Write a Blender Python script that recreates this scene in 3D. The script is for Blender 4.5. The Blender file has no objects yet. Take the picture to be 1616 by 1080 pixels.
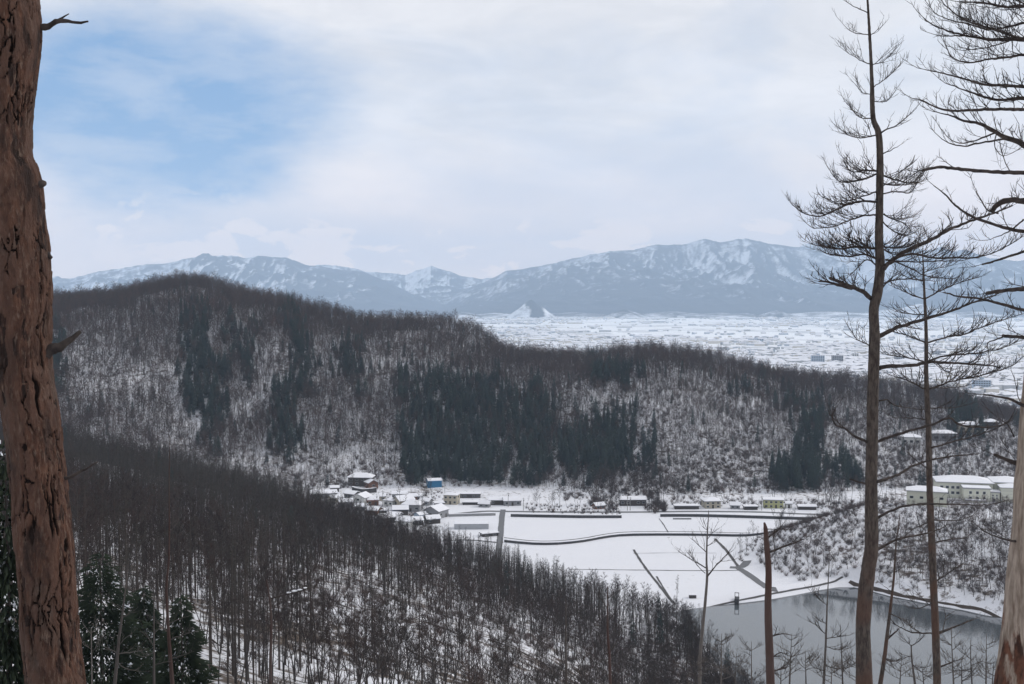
import bpy, math, random
import numpy as np
from mathutils import Vector
R_ = math.radians
random.seed(7)
rng = np.random.default_rng(11)
SC = bpy.context.scene
COL = SC.collection

# ------------------------------------------------------------------ camera, sky, sun, exposure
F = 1796.0                      # focal length in pixels of a 1616 px wide frame (40 mm on 36 mm)
CAMZ = 115.0
TH = math.atan(70 / F)
cam_d = bpy.data.cameras.new('camera'); cam = bpy.data.objects.new('camera', cam_d); COL.objects.link(cam)
cam_d.sensor_width = 36; cam_d.lens = 36 * F / 1616; cam_d.clip_start = 0.1; cam_d.clip_end = 80000
cam.location = (0, 0, CAMZ); cam.rotation_euler = (R_(90) - TH, 0, 0)
SC.camera = cam

SUN_EL, SUN_AZ = 34.0, 75.0      # azimuth clockwise from +Y: the sun stands to the side, a little ahead
world = bpy.data.worlds.new('World'); SC.world = world; world.use_nodes = True
sun_d = bpy.data.lights.new('sun', 'SUN'); sun = bpy.data.objects.new('sun', sun_d); COL.objects.link(sun)
sun_d.energy = 1.5; sun_d.angle = R_(12); sun_d.color = (1, .95, .88)
_sd = Vector((math.sin(R_(SUN_AZ)) * math.cos(R_(SUN_EL)), math.cos(R_(SUN_AZ)) * math.cos(R_(SUN_EL)), math.sin(R_(SUN_EL))))
sun.rotation_euler = _sd.to_track_quat('Z', 'Y').to_euler()
sun.location = (0, 0, 3000)
SC.view_settings.view_transform = 'Standard'; SC.view_settings.look = 'None'
SC.view_settings.exposure = 0.0; SC.view_settings.gamma = 1.0; SC.view_settings.use_curve_mapping = False
SC.render.engine = 'CYCLES'
SC.cycles.use_denoising = True
SC.cycles.max_bounces = 4; SC.cycles.diffuse_bounces = 2; SC.cycles.glossy_bounces = 2
SC.cycles.transmission_bounces = 2; SC.cycles.volume_bounces = 2; SC.cycles.transparent_max_bounces = 4
SC.cycles.use_adaptive_sampling = True; SC.cycles.adaptive_threshold = 0.02

def raydir(u, v):
    r, up = (u - 808) / F, (540 - v) / F
    return np.array((r, math.cos(TH) + up * math.sin(TH), up * math.cos(TH) - math.sin(TH)))
def W(u, v, D):
    """the point at forward distance D seen at photo pixel (u, v)"""
    d = raydir(u, v); t = D / d[1]
    return np.array((d[0] * t, D, CAMZ + d[2] * t))
def PZ(u, v, z=0.0):
    d = raydir(u, v); t = (z - CAMZ) / d[2]
    return np.array((d[0] * t, d[1] * t, z))
def proj(x, y, z):
    z = z - CAMZ
    f = y * math.cos(TH) - z * math.sin(TH); up = y * math.sin(TH) + z * math.cos(TH)
    f = np.maximum(f, 1e-3)
    return 808 + F * x / f, 540 - F * up / f

# ------------------------------------------------------------------ node helpers
class NT:
    def __init__(s, tree): s.t = tree; s.n = tree.nodes; s.l = tree.links
    def new(s, typ, **kw):
        n = s.n.new(typ)
        for k, v in kw.items(): setattr(n, k, v)
        return n
    def put(s, sock, val):
        if isinstance(val, bpy.types.NodeSocket): s.l.new(val, sock)
        elif val is not None: sock.default_value = val
    def math(s, op, a, b=None, c=None, clamp=False):
        n = s.new('ShaderNodeMath', operation=op, use_clamp=clamp)
        for i, x in enumerate((a, b, c)): s.put(n.inputs[i], x)
        return n.outputs[0]
    def vmath(s, op, a, b=None):
        n = s.new('ShaderNodeVectorMath', operation=op)
        s.put(n.inputs[0], a); s.put(n.inputs[1], b)
        return n.outputs['Value'] if op in ('LENGTH', 'DOT_PRODUCT', 'DISTANCE') else n.outputs[0]
    def noise(s, vec, scale, detail=4, rough=.55, dist=0.0, typ=None):
        n = s.new('ShaderNodeTexNoise')
        if typ: n.noise_type = typ
        s.put(n.inputs['Vector'], vec); n.inputs['Scale'].default_value = scale; n.inputs['Detail'].default_value = detail
        n.inputs['Roughness'].default_value = rough; n.inputs['Distortion'].default_value = dist
        return n.outputs[0]
    def voro(s, vec, scale, feature='F1', rnd=1.0):
        n = s.new('ShaderNodeTexVoronoi', feature=feature); s.put(n.inputs['Vector'], vec)
        n.inputs['Scale'].default_value = scale; n.inputs['Randomness'].default_value = rnd
        return n.outputs['Distance'], (n.outputs['Color'] if feature == 'F1' else None)
    def map(s, x, a, b, c=0.0, d=1.0, smooth=True):
        n = s.new('ShaderNodeMapRange', interpolation_type='SMOOTHSTEP' if smooth else 'LINEAR')
        s.put(n.inputs[0], x)
        for i, q in enumerate((a, b, c, d)): s.put(n.inputs[1 + i], q)
        return n.outputs[0]
    def mix(s, f, a, b, blend='MIX'):
        n = s.new('ShaderNodeMix', data_type='RGBA', blend_type=blend)
        s.put(n.inputs[0], f); s.put(n.inputs[6], c4(a)); s.put(n.inputs[7], c4(b))
        return n.outputs[2]
    def scale(s, vec, xyz):
        return s.vmath('MULTIPLY', vec, xyz)
def c4(c):
    return c if isinstance(c, bpy.types.NodeSocket) else ((*c, 1) if len(c) == 3 else c)

MATS = {}
def material(name, build, rough=.9):
    m = bpy.data.materials.new(name); m.use_nodes = True
    nt = NT(m.node_tree); nt.n.clear()
    out = nt.new('ShaderNodeOutputMaterial'); b = nt.new('ShaderNodeBsdfPrincipled')
    nt.l.new(b.outputs[0], out.inputs[0]); b.inputs['Roughness'].default_value = rough
    b.inputs['Specular IOR Level'].default_value = .25
    build(nt, b); MATS[name] = m
    return m
def obj_coord(nt): return nt.new('ShaderNodeTexCoord').outputs['Object']
def geo_pos(nt): return nt.new('ShaderNodeNewGeometry').outputs['Position']
def bump(nt, b, h, strength=.5, dist=.05):
    n = nt.new('ShaderNodeBump'); n.inputs['Strength'].default_value = strength; n.inputs['Distance'].default_value = dist
    nt.put(n.inputs['Height'], h); nt.l.new(n.outputs[0], b.inputs['Normal'])

# ------------------------------------------------------------------ the sky
wn = NT(world.node_tree); wn.n.clear()
wout = wn.new('ShaderNodeOutputWorld'); wbg = wn.new('ShaderNodeBackground'); wn.l.new(wbg.outputs[0], wout.inputs[0])
sky = wn.new('ShaderNodeTexSky', sky_type='NISHITA', sun_disc=False)
sky.sun_elevation = R_(SUN_EL); sky.sun_rotation = R_(SUN_AZ); sky.altitude = 300; sky.dust_density = .6; sky.ozone_density = 1.6
SKY_S = 0.09
wbg.inputs[1].default_value = SKY_S
wd = wn.vmath('NORMALIZE', wn.new('ShaderNodeTexCoord').outputs['Generated'])
sepd = wn.new('ShaderNodeSeparateXYZ'); wn.l.new(wd, sepd.inputs[0]); elev = sepd.outputs[2]
_g = raydir(215, 165); _g = _g / np.linalg.norm(_g)
gap = wn.vmath('LENGTH', wn.scale(wn.vmath('SUBTRACT', wd, tuple(_g)), (1, 1, 1.75)))
wob = wn.noise(wn.scale(wd, (1, 1, 2.2)), 7, 5, .55)
gapd = wn.math('ADD', gap, wn.math('MULTIPLY', wn.math('SUBTRACT', wob, .5), .16))
gapm = wn.map(gapd, .07, .205, 1, 0)                                   # the opening in the cloud
n1 = wn.noise(wn.scale(wd, (1, 1, 2.6)), 2.3, 6, .55, .3)
cover = wn.math('ADD', .78, wn.map(n1, .35, .6, -.1, .3))
thin = wn.noise(wn.scale(wd, (1, 1, 3.0)), 12, 6, .6, .2)
cover = wn.math('SUBTRACT', cover, wn.math('MULTIPLY', gapm, wn.map(thin, .3, .7, 1.15, .75)))
cover = wn.math('MAXIMUM', cover, wn.map(elev, .0, .075, 1.0, .0))    # thick cloud low over the mountains
puff = wn.noise(wn.scale(wd, (1, 1, 1.9)), 15, 6, .58, .3)
lowb = wn.map(elev, .05, .115, 1, 0)
cover = wn.math('MAXIMUM', cover, wn.math('MULTIPLY', wn.map(puff, .46, .58), lowb), clamp=True)
shade = wn.noise(wn.scale(wd, (1, 1, 3.4)), 5.5, 6, .6, .6)
cloudc = wn.mix(wn.map(shade, .3, .7), (8.7, 8.75, 9.1), (10.4, 10.3, 10.5))
cloudc = wn.mix(wn.math('MULTIPLY', wn.map(puff, .5, .66), wn.map(elev, .03, .1, .8, .15)), cloudc, (11.0, 10.8, 10.9))
cloudc = wn.mix(wn.map(elev, .0, .17, 1, 0), cloudc, (14.2, 11.4, 9.6))
skyc = wn.mix(.7, sky.outputs[0], (2.3, 4.8, 8.7))
wn.l.new(wn.mix(cover, skyc, cloudc), wbg.inputs[0])

# ------------------------------------------------------------------ numpy noise
def _hash(ix, iy, seed):
    h = (ix.astype(np.int64) * 374761393 + iy.astype(np.int64) * 668265263 + seed * 982451653) & 0x7fffffff
    h = ((h ^ (h >> 13)) * 1274126177) & 0x7fffffff
    return ((h ^ (h >> 16)) & 0xffff) / 65535.0
def vnoise(x, y, seed=0):
    ix, iy = np.floor(x), np.floor(y); fx, fy = x - ix, y - iy
    fx = fx * fx * fx * (fx * (fx * 6 - 15) + 10); fy = fy * fy * fy * (fy * (fy * 6 - 15) + 10)
    a, b = _hash(ix, iy, seed), _hash(ix + 1, iy, seed); c, d = _hash(ix, iy + 1, seed), _hash(ix + 1, iy + 1, seed)
    return (a * (1 - fx) + b * fx) * (1 - fy) + (c * (1 - fx) + d * fx) * fy
def fbm(x, y, oct=4, seed=0, gain=.5):
    s, a, t = 0, 1, 0
    for i in range(oct):
        s = s + a * vnoise(x, y, seed + i); t += a; a *= gain; x = x * 2.03 + 17.1; y = y * 2.03 + 5.3
    return s / t
def ridged(x, y, oct=5, seed=0, gain=.55):
    s, a, t, w = 0, 1, 0, 1
    for i in range(oct):
        n = 1 - np.abs(2 * vnoise(x, y, seed + i) - 1); n = n * n
        s = s + a * n * w; w = np.clip(n * 1.6, 0, 1); t += a; a *= gain; x = x * 2.05 + 3.7; y = y * 2.05 + 9.2
    return s / t
def sstep(x, a, b):
    t = np.clip((x - a) / (b - a), 0, 1); return t * t * (3 - 2 * t)
def inpoly(px, py, poly):
    inside = np.zeros(np.shape(px), bool); n = len(poly)
    for i in range(n):
        x1, y1 = poly[i]; x2, y2 = poly[(i + 1) % n]
        c = ((y1 > py) != (y2 > py)) & (px < (x2 - x1) * (py - y1) / (y2 - y1 + 1e-12) + x1)
        inside ^= c
    return inside
def worley(x, y, period, seed=0):
    ix, iy = np.floor(x), np.floor(y); f1 = np.full(x.shape, 9.); f2 = np.full(x.shape, 9.); cid = np.zeros(x.shape)
    for dx in (-1, 0, 1):
        for dy in (-1, 0, 1):
            cx, cy = ix + dx, iy + dy; wx = np.mod(cx, period); h1, h2, h3 = _hash(wx, cy, seed), _hash(wx, cy, seed + 31), _hash(wx, cy, seed + 67)
            d = np.hypot(cx + .1 + .8 * h1 - x, cy + .1 + .8 * h2 - y); c = d < f1; f2 = np.where(c, f1, np.minimum(f2, d)); cid = np.where(c, h3, cid); f1 = np.where(c, d, f1)
    return f2 - f1, cid
def polydist(px, py, line, closed=False):
    d = np.full(np.shape(px), 1e9); n = len(line)
    for i in range(n if closed else n - 1):
        x1, y1 = line[i][:2]; x2, y2 = line[(i + 1) % n][:2]
        dx, dy = x2 - x1, y2 - y1; L = dx * dx + dy * dy + 1e-9
        t = np.clip(((px - x1) * dx + (py - y1) * dy) / L, 0, 1)
        d = np.minimum(d, np.hypot(px - x1 - t * dx, py - y1 - t * dy))
    return d

# ------------------------------------------------------------------ terrain heights
CP = []
def cpt(u, D, z): CP.append(((u - 808) / F * D, D, z))
RIDGE = [(-120,480,1000),(0,470,1000),(90,460,1000),(150,468,1000),(220,457,1000),(255,441,1000),(300,438,1000),(350,450,990),(420,466,980),(480,483,970),(540,493,960),
         (640,495,950),(700,500,945),(750,514,940),(790,545,930),(850,553,925),(930,552,920),(1000,551,915),(1080,558,910),(1150,569,905),
         (1200,580,900),(1300,590,890),(1400,599,880),(1500,617,880),(1616,650,900),(1780,680,900)]
for u, v, D in RIDGE:
    z = CAMZ - (v - 470) / F * D - 10; cpt(u, D, z)
    if u % 2 == 0:
        cpt(u, D * 1.1, z - 12); cpt(u, D * 1.3, max(-38, z - 75)); 
for u in range(-300, 2000, 200): cpt(u, 1650, -40); cpt(u, 2400, -40)
for u, D, z in [(-150,640,38),(100,640,24),(250,650,14),(400,680,7),(520,690,4),(650,690,3),(800,685,2),(950,660,1),(1100,655,1),(1250,660,1),(1400,680,2),(1550,690,2),(1750,690,5),
    (600,600,-1),(750,600,-4),(900,570,-4),(1050,560,-4),(1200,560,-4),(750,520,-3),(900,480,-4),(1050,450,-4),(1150,430,-4),(1300,570,-3),(1400,610,-1),(1550,630,0),(1750,630,0),
    (-50,520,46),(100,520,40),(250,500,36),(400,480,29),(500,470,23),(620,450,16),(700,435,13),(790,420,10),(870,405,8),(930,395,6),(1000,385,5),(1060,370,3),(1110,345,1),(1150,300,0),
    (250,575,19),(400,580,9),(500,560,4),(620,520,1),(790,470,-3),(930,440,-3),(1030,410,-3),
    (-50,380,60),(100,380,52),(300,380,45),(500,370,36),(700,340,28),(850,320,22),(980,300,16),(1070,280,10),(1120,260,8),
    (-50,250,72),(100,250,65),(300,250,58),(480,240,54),(650,250,46),(800,250,40),(950,240,33),(1080,230,25),
    (-50,150,82),(100,150,78),(300,150,71),(500,150,66),(700,150,62),(850,160,57),(1000,160,48),(1150,160,36),
    (-50,100,89),(200,100,81),(500,100,78),(800,100,74),(1050,100,65),
    (1250,100,58),(1250,160,33),(1250,220,14),(1250,280,0),(1450,100,52),(1450,170,26),(1450,230,8),(1450,290,-1),(1650,100,52),(1650,170,27),(1650,250,8),(1650,310,2),
    (1180,490,0),(1250,500,9),(1330,520,17),(1400,530,21),(1470,530,20),(1550,525,20),(1640,520,20),(1780,520,22),
    (1350,440,2),(1420,440,3),(1500,430,3),(1580,412,3),(1650,395,5),(1450,480,12),(1550,470,13),(1650,460,14),(1330,585,1),(1450,590,1),(1550,590,2),(1700,590,3)]:
    cpt(u, D, z)
for u in (-400, 100, 600, 1100, 1600, 2000):
    k = (u - 100) / 1500
    cpt(u, 60, 89 - 16 * k); cpt(u, 30, 98 - 6 * k); cpt(u, 12, 106 - 1.5 * k); cpt(u, 5, 111); cpt(u, 2.2, 112.9)
CP = np.array(CP)
def logpol(x, y):
    r = np.maximum(np.hypot(x, y), 2.0); return np.clip(np.arctan2(x, y), -.75, .75), np.log(r)
def _tk(r2): return .5 * r2 * np.log(r2 + 1e-12)
_ct, _cl = logpol(CP[:, 0], CP[:, 1]); _n = len(CP)
_A = np.zeros((_n + 3, _n + 3)); _A[:_n, :_n] = _tk((_ct[:, None] - _ct) ** 2 + (_cl[:, None] - _cl) ** 2) + np.eye(_n) * 2e-4
_A[:_n, _n] = 1; _A[:_n, _n + 1] = _ct; _A[:_n, _n + 2] = _cl; _A[_n:, :_n] = _A[:_n, _n:].T
_wt = np.linalg.solve(_A, np.concatenate((CP[:, 2], np.zeros(3))))

_pp = lambda pts, z=0: [tuple(PZ(u, v, z)[:2]) for u, v in pts]
POND = _pp([(1050,968),(1078,962),(1120,956),(1168,951),(1215,945),(1255,938),(1290,931),(1320,926),(1348,926),(1375,932),(1405,940),(1440,947),(1480,955),(1520,962),(1560,971)], -1) + [(205, 388), (215, 330), (150, 292), (95, 284), (72, 300), (64, 345), (64, 390)]
DAM = _pp([(1050,956),(1100,947),(1215,929),(1345,908)], 1.6)
FIELD = _pp([(690,818),(800,806),(1310,812),(1255,840),(1215,850),(1165,893),(1225,928),(1060,955),(1000,915),(860,885),(780,862),(690,850)])
def height(x, y):
    x = np.asarray(x, float); y = np.asarray(y, float); shp = x.shape; x = x.ravel(); y = y.ravel()
    th, lr = logpol(x, y); z = np.empty_like(x)
    for i in range(0, len(x), 40000):
        a, b = th[i:i+40000], lr[i:i+40000]
        z[i:i+40000] = _tk((a[:, None] - _ct) ** 2 + (b[:, None] - _cl) ** 2) @ _wt[:_n] + _wt[_n] + _wt[_n + 1] * a + _wt[_n + 2] * b
    r = np.hypot(x, y)
    nz = (fbm(x / 55, y / 75, 4, 3) - .5) * 16 + (fbm(x / 14, y / 14, 3, 9) - .5) * 2.4
    z = z + nz * sstep(z, 4, 26) * sstep(r, 60, 200) * (1 - sstep(r, 1300, 1700)) * (0.35 + .65 * sstep(r, 560, 700))
    fl = np.where(r < 800, .5 * (z + np.sqrt(z * z + 1.2)), z)                   # level valley floor
    z = np.where(r < 720, fl, z + (fl - z) * (1 - sstep(r, 720, 800)))
    z = z + (-40 - z) * sstep(r, 1450, 1800)
    d = polydist(x, y, DAM); z = np.maximum(z, np.where(y < 470, 1.7 - np.maximum(d - 1.3, 0) * .5, -99))
    dp = polydist(x, y, POND, True); sd = np.where(inpoly(x, y, POND), -dp, dp)
    z = np.where(sd < 6, np.minimum(z, -.6 + sd * .5), z); z = np.maximum(z, np.where(r < 800, -3.5, -60))
    return z.reshape(shp)
def H1(x, y): return float(height(np.array([x]), np.array([y]))[0])
def hit(u, v, dmin=60, dmax=1100, step=2.0):
    """the ground point seen at photo pixel (u, v)"""
    d = raydir(u, v); t = np.arange(dmin, dmax, step); X, Y, Z = d[0] * t, d[1] * t, CAMZ + d[2] * t
    k = np.argmax(height(X, Y) > Z)
    return np.array((X[k], Y[k], float(height(X[k:k+1], Y[k:k+1])[0])))

# ------------------------------------------------------------------ mesh helpers
def mesh_obj(name, verts, faces, mat, parent=None, smooth=False, link=True):
    me = bpy.data.meshes.new(name); me.from_pydata([tuple(map(float, v)) for v in verts], [], faces); me.update()
    for m in (mat if isinstance(mat, (list, tuple)) else [mat]): me.materials.append(MATS[m])
    if smooth: me.shade_smooth()
    o = bpy.data.objects.new(name, me)
    if link: COL.objects.link(o)
    if parent is not None: o.parent = parent
    return o
def grid_mesh(name, X, Y, Z, mat, attrs=None, smooth=True):
    n, m = X.shape; co = np.stack((X, Y, Z), -1).reshape(-1, 3).astype(np.float32)
    i = np.arange(n * m).reshape(n, m)
    q = np.stack((i[:-1, :-1], i[:-1, 1:], i[1:, 1:], i[1:, :-1]), -1).reshape(-1, 4).astype(np.int32)
    me = bpy.data.meshes.new(name); me.vertices.add(len(co)); me.vertices.foreach_set('co', co.ravel())
    me.loops.add(q.size); me.loops.foreach_set('vertex_index', q.ravel()); me.polygons.add(len(q))
    me.polygons.foreach_set('loop_start', np.arange(0, q.size, 4, dtype=np.int32)); me.update(); me.validate()
    if smooth: me.shade_smooth()
    for k, a in (attrs or {}).items():
        at = me.attributes.new(k, 'FLOAT', 'POINT'); at.data.foreach_set('value', a.ravel().astype(np.float32))
    me.materials.append(MATS[mat]); o = bpy.data.objects.new(name, me); COL.objects.link(o); return o
def tag(o, label, cat=None, group=None, kind=None):
    o['label'] = label
    if cat: o['category'] = cat
    if group: o['group'] = group
    if kind: o['kind'] = kind
    return o
def empty(name, loc, rz=0.0):
    o = bpy.data.objects.new(name, None); COL.objects.link(o); o.location = [float(q) for q in loc]; o.rotation_euler = (0, 0, rz); o.empty_display_size = .5
    return o
class MB:
    """collects boxes, tubes and cones into one mesh"""
    def __init__(s): s.v = []; s.f = []; s.mi = []
    def face(s, idx, m=0): s.f.append(idx); s.mi.append(m)
    def box(s, x0, x1, y0, y1, z0, z1, m=0):
        k = len(s.v); s.v += [(x0,y0,z0),(x1,y0,z0),(x1,y1,z0),(x0,y1,z0),(x0,y0,z1),(x1,y0,z1),(x1,y1,z1),(x0,y1,z1)]
        for q in ((3,2,1,0),(4,5,6,7),(0,1,5,4),(1,2,6,5),(2,3,7,6),(3,0,4,7)): s.face([k + i for i in q], m)
        return s
    def tube(s, pts, rad, n=5, cap=True, m=0):
        pts = [np.asarray(p, float) for p in pts]; k0 = len(s.v); N = len(pts); u = None
        for i, p in enumerate(pts):
            t = pts[min(i + 1, N - 1)] - pts[max(i - 1, 0)]; t = t / (np.linalg.norm(t) + 1e-9)
            if u is None:
                a = np.array((1., 0, 0)) if abs(t[0]) < .8 else np.array((0, 1., 0)); u = np.cross(t, a)
            u = u - t * np.dot(u, t); u = u / (np.linalg.norm(u) + 1e-9); w = np.cross(t, u)
            for j in range(n):
                a = 2 * math.pi * j / n; s.v.append(tuple(p + rad[i] * (math.cos(a) * u + math.sin(a) * w)))
        for i in range(N - 1):
            for j in range(n):
                a = k0 + i * n + j; b = k0 + i * n + (j + 1) % n; s.face([a, b, b + n, a + n], m)
        if cap: s.face([k0 + (N - 1) * n + j for j in range(n)], m); s.face([k0 + j for j in reversed(range(n))], m)
        return s
    def cone(s, p, q, r, m=0):
        p = np.asarray(p, float); q = np.asarray(q, float); t = q - p; L = np.linalg.norm(t) + 1e-9; t = t / L
        a = np.array((0, 0, 1.)) if abs(t[2]) < .8 else np.array((1., 0, 0)); u = np.cross(t, a); u /= np.linalg.norm(u) + 1e-9; w = np.cross(t, u)
        k = len(s.v)
        for j in range(3):
            g = 2.094 * j; s.v.append(tuple(p + r * (math.cos(g) * u + math.sin(g) * w)))
        s.v.append(tuple(q))
        for j in range(3): s.face([k + j, k + (j + 1) % 3, k + 3], m)
        return s
    def build(s, name, mat, parent=None, smooth=False, link=True):
        o = mesh_obj(name, s.v, s.f, mat, parent, smooth, link)
        if any(s.mi): o.data.polygons.foreach_set('material_index', s.mi)
        return o

# ------------------------------------------------------------------ materials
def _ground(nt, b):
    p = geo_pos(nt); at = nt.new('ShaderNodeAttribute', attribute_name='wild').outputs['Fac']
    n = nt.noise(nt.scale(p, (1, 1, .4)), .35, 6, .62); n2 = nt.noise(p, .045, 4, .55); n3 = nt.noise(p, 1.9, 4, .6)
    v = nt.math('ADD', nt.math('MULTIPLY', n, .55), nt.math('ADD', nt.math('MULTIPLY', n2, .3), nt.math('MULTIPLY', n3, .15)))
    lit = nt.map(nt.math('ADD', v, nt.math('MULTIPLY', at, .19)), .60, .70)
    snow = nt.mix(n2, (.725, .73, .765), (.785, .785, .81))
    litter = nt.mix(nt.noise(p, 3.1, 4), (.045, .035, .03), (.17, .13, .10))
    nt.put(b.inputs['Base Color'], nt.mix(lit, snow, litter))
    bump(nt, b, nt.math('ADD', n, nt.math('MULTIPLY', n3, .4)), .5, .6)
material('snow_ground', _ground)
def _plain(nt, b):
    p = geo_pos(nt); n = nt.noise(p, .0016, 6, .62); d, c = nt.voro(p, .0075); d2, c2 = nt.voro(p, .03)
    m = nt.map(n, .44, .60)
    dark = nt.mix(nt.new('ShaderNodeSeparateColor').outputs[0] if False else d2, (.14, .15, .16), (.5, .52, .54))
    sep = nt.new('ShaderNodeSeparateColor'); nt.l.new(c, sep.inputs[0])
    blocks = nt.math('MULTIPLY', nt.map(sep.outputs[0], .45, .6), m)
    nt.put(b.inputs['Base Color'], nt.mix(nt.math('MULTIPLY', blocks, .55), (.86, .87, .88), dark))
material('snow_plain', _plain)
def _mount(nt, b):
    p = geo_pos(nt); at = nt.new('ShaderNodeAttribute', attribute_name='snowy').outputs['Fac']
    n = nt.noise(nt.scale(p, (1, 1, .35)), .0065, 8, .68, .5); n2 = nt.noise(p, .03, 5, .65)
    v = nt.math('ADD', nt.math('MULTIPLY', n, .75), nt.math('MULTIPLY', n2, .25))
    s = nt.map(nt.math('ADD', v, at), .52, .84)
    nt.put(b.inputs['Base Color'], nt.mix(s, (.035, .04, .045), (.80, .82, .85)))
material('snowy_forest_slope', _mount)
def _plainmat(name, col, rough=.85, var=.25, sc=2.0, bmp=0):
    def f(nt, b):
        n = nt.noise(obj_coord(nt), sc, 5, .6)
        a = tuple(x * (1 - var) for x in col); c = tuple(min(1, x * (1 + var)) for x in col)
        nt.put(b.inputs['Base Color'], nt.mix(n, a, c))
        if bmp: bump(nt, b, n, bmp, .05)
    return material(name, f, rough)
_plainmat('snow', (.80, .80, .83), .8, .05, .5, .3)
_plainmat('asphalt', (.15, .15, .155), .75, .25, .4)
_plainmat('wet_earth', (.085, .08, .078), .85, .3, .6)
_plainmat('shore_earth', (.06, .045, .035), .95, .4, .5)
_plainmat('stone', (.07, .068, .07), .9, .45, .9, .5)
_plainmat('concrete', (.30, .30, .30), .85, .2, .5)
_plainmat('wall_beige', (.42, .38, .30), .85, .12)
_plainmat('wall_cream', (.55, .55, .46), .85, .1)
_plainmat('wall_grey', (.25, .25, .26), .85, .15)
_plainmat('wall_white', (.62, .62, .6), .85, .08)
_plainmat('wall_brown', (.16, .085, .06), .85, .2)
_plainmat('wall_dark', (.07, .06, .055), .85, .25)
_plainmat('wall_yellow', (.40, .40, .20), .85, .12)
_plainmat('wall_blue', (.035, .16, .30), .6, .15)
_plainmat('wall_pale_blue', (.35, .42, .5), .8, .1)
_plainmat('town_pale', (.66, .66, .65)); _plainmat('town_white', (.74, .74, .73)); _plainmat('town_blue_grey', (.46, .50, .55)); _plainmat('town_cream', (.64, .60, .53)); _plainmat('town_grey', (.40, .41, .42))
_plainmat('roof_blue', (.06, .08, .15), .5, .2)
_plainmat('roof_dark', (.05, .05, .055), .6, .25)
_plainmat('roof_red', (.25, .07, .05), .7, .2)
_plainmat('frame_white', (.6, .6, .6), .6, .05)
_plainmat('film_grey', (.36, .37, .39), .4, .1, .6)
_plainmat('pole_grey', (.28, .27, .26), .8, .15)
def _glass(nt, b):
    b.inputs['Base Color'].default_value = (.03, .035, .04, 1); b.inputs['Roughness'].default_value = .12; b.inputs['Specular IOR Level'].default_value = .6
material('window_glass', _glass, .12)
def _water(nt, b):
    p = geo_pos(nt); b.inputs['Base Color'].default_value = (.07, .08, .088, 1); b.inputs['IOR'].default_value = 2.1
    b.inputs['Specular IOR Level'].default_value = .5
    n = nt.noise(p, .02, 3); nt.put(b.inputs['Roughness'], nt.map(n, .4, .65, .03, .12))
    bump(nt, b, nt.noise(nt.scale(p, (1, 2.2, 1)), .5, 3), .03, .3)
material('pond_water', _water, .08)
def _twig(name, cols, rough=.9):
    def f(nt, b):
        r = nt.new('ShaderNodeObjectInfo').outputs['Random']; n = nt.noise(geo_pos(nt), .6, 3)
        cr = nt.new('ShaderNodeValToRGB'); e = cr.color_ramp.elements
        while len(e) < len(cols): e.new(.5)
        for i, c in enumerate(cols): e[i].position = i / max(1, len(cols) - 1); e[i].color = (*c, 1)
        nt.l.new(r, cr.inputs[0])
        nt.put(b.inputs['Base Color'], nt.mix(nt.map(n, .3, .7, .0, .35), cr.outputs[0], (.10, .09, .085)))
    return material(name, f, rough)
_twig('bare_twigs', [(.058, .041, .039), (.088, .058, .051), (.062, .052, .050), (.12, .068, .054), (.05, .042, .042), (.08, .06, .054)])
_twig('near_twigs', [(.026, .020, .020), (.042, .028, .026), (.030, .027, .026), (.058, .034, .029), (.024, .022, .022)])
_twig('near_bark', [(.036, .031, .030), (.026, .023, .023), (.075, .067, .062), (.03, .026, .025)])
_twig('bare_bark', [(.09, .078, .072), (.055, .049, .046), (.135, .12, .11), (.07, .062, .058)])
_twig('larch_twigs', [(.034, .033, .029), (.042, .038, .031), (.028, .029, .026), (.048, .04, .033)])
_twig('larch_bark', [(.05, .04, .035), (.065, .052, .045)])
_twig('red_bark', [(.065, .034, .027), (.05, .03, .026)])
def _cedar(nt, b):
    r = nt.new('ShaderNodeObjectInfo').outputs['Random']; p = geo_pos(nt)
    c = nt.mix(r, (.020, .034, .038), (.04, .058, .05))
    c = nt.mix(nt.map(nt.noise(p, 1.2, 3), .4, .7, 0, .5), c, (.04, .052, .038))
    nt.put(b.inputs['Base Color'], c)
material('cedar_needles', _cedar)
def _cedar_snow(nt, b):
    p = geo_pos(nt); c = nt.mix(nt.noise(p, 1.5, 3), (.010, .016, .011), (.03, .042, .022))
    sn = nt.map(nt.noise(p, 1.6, 4, .6), .62, .68)
    nt.put(b.inputs['Base Color'], nt.mix(sn, c, (.8, .82, .86)))
material('snow_flecked_needles', _cedar_snow)
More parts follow.
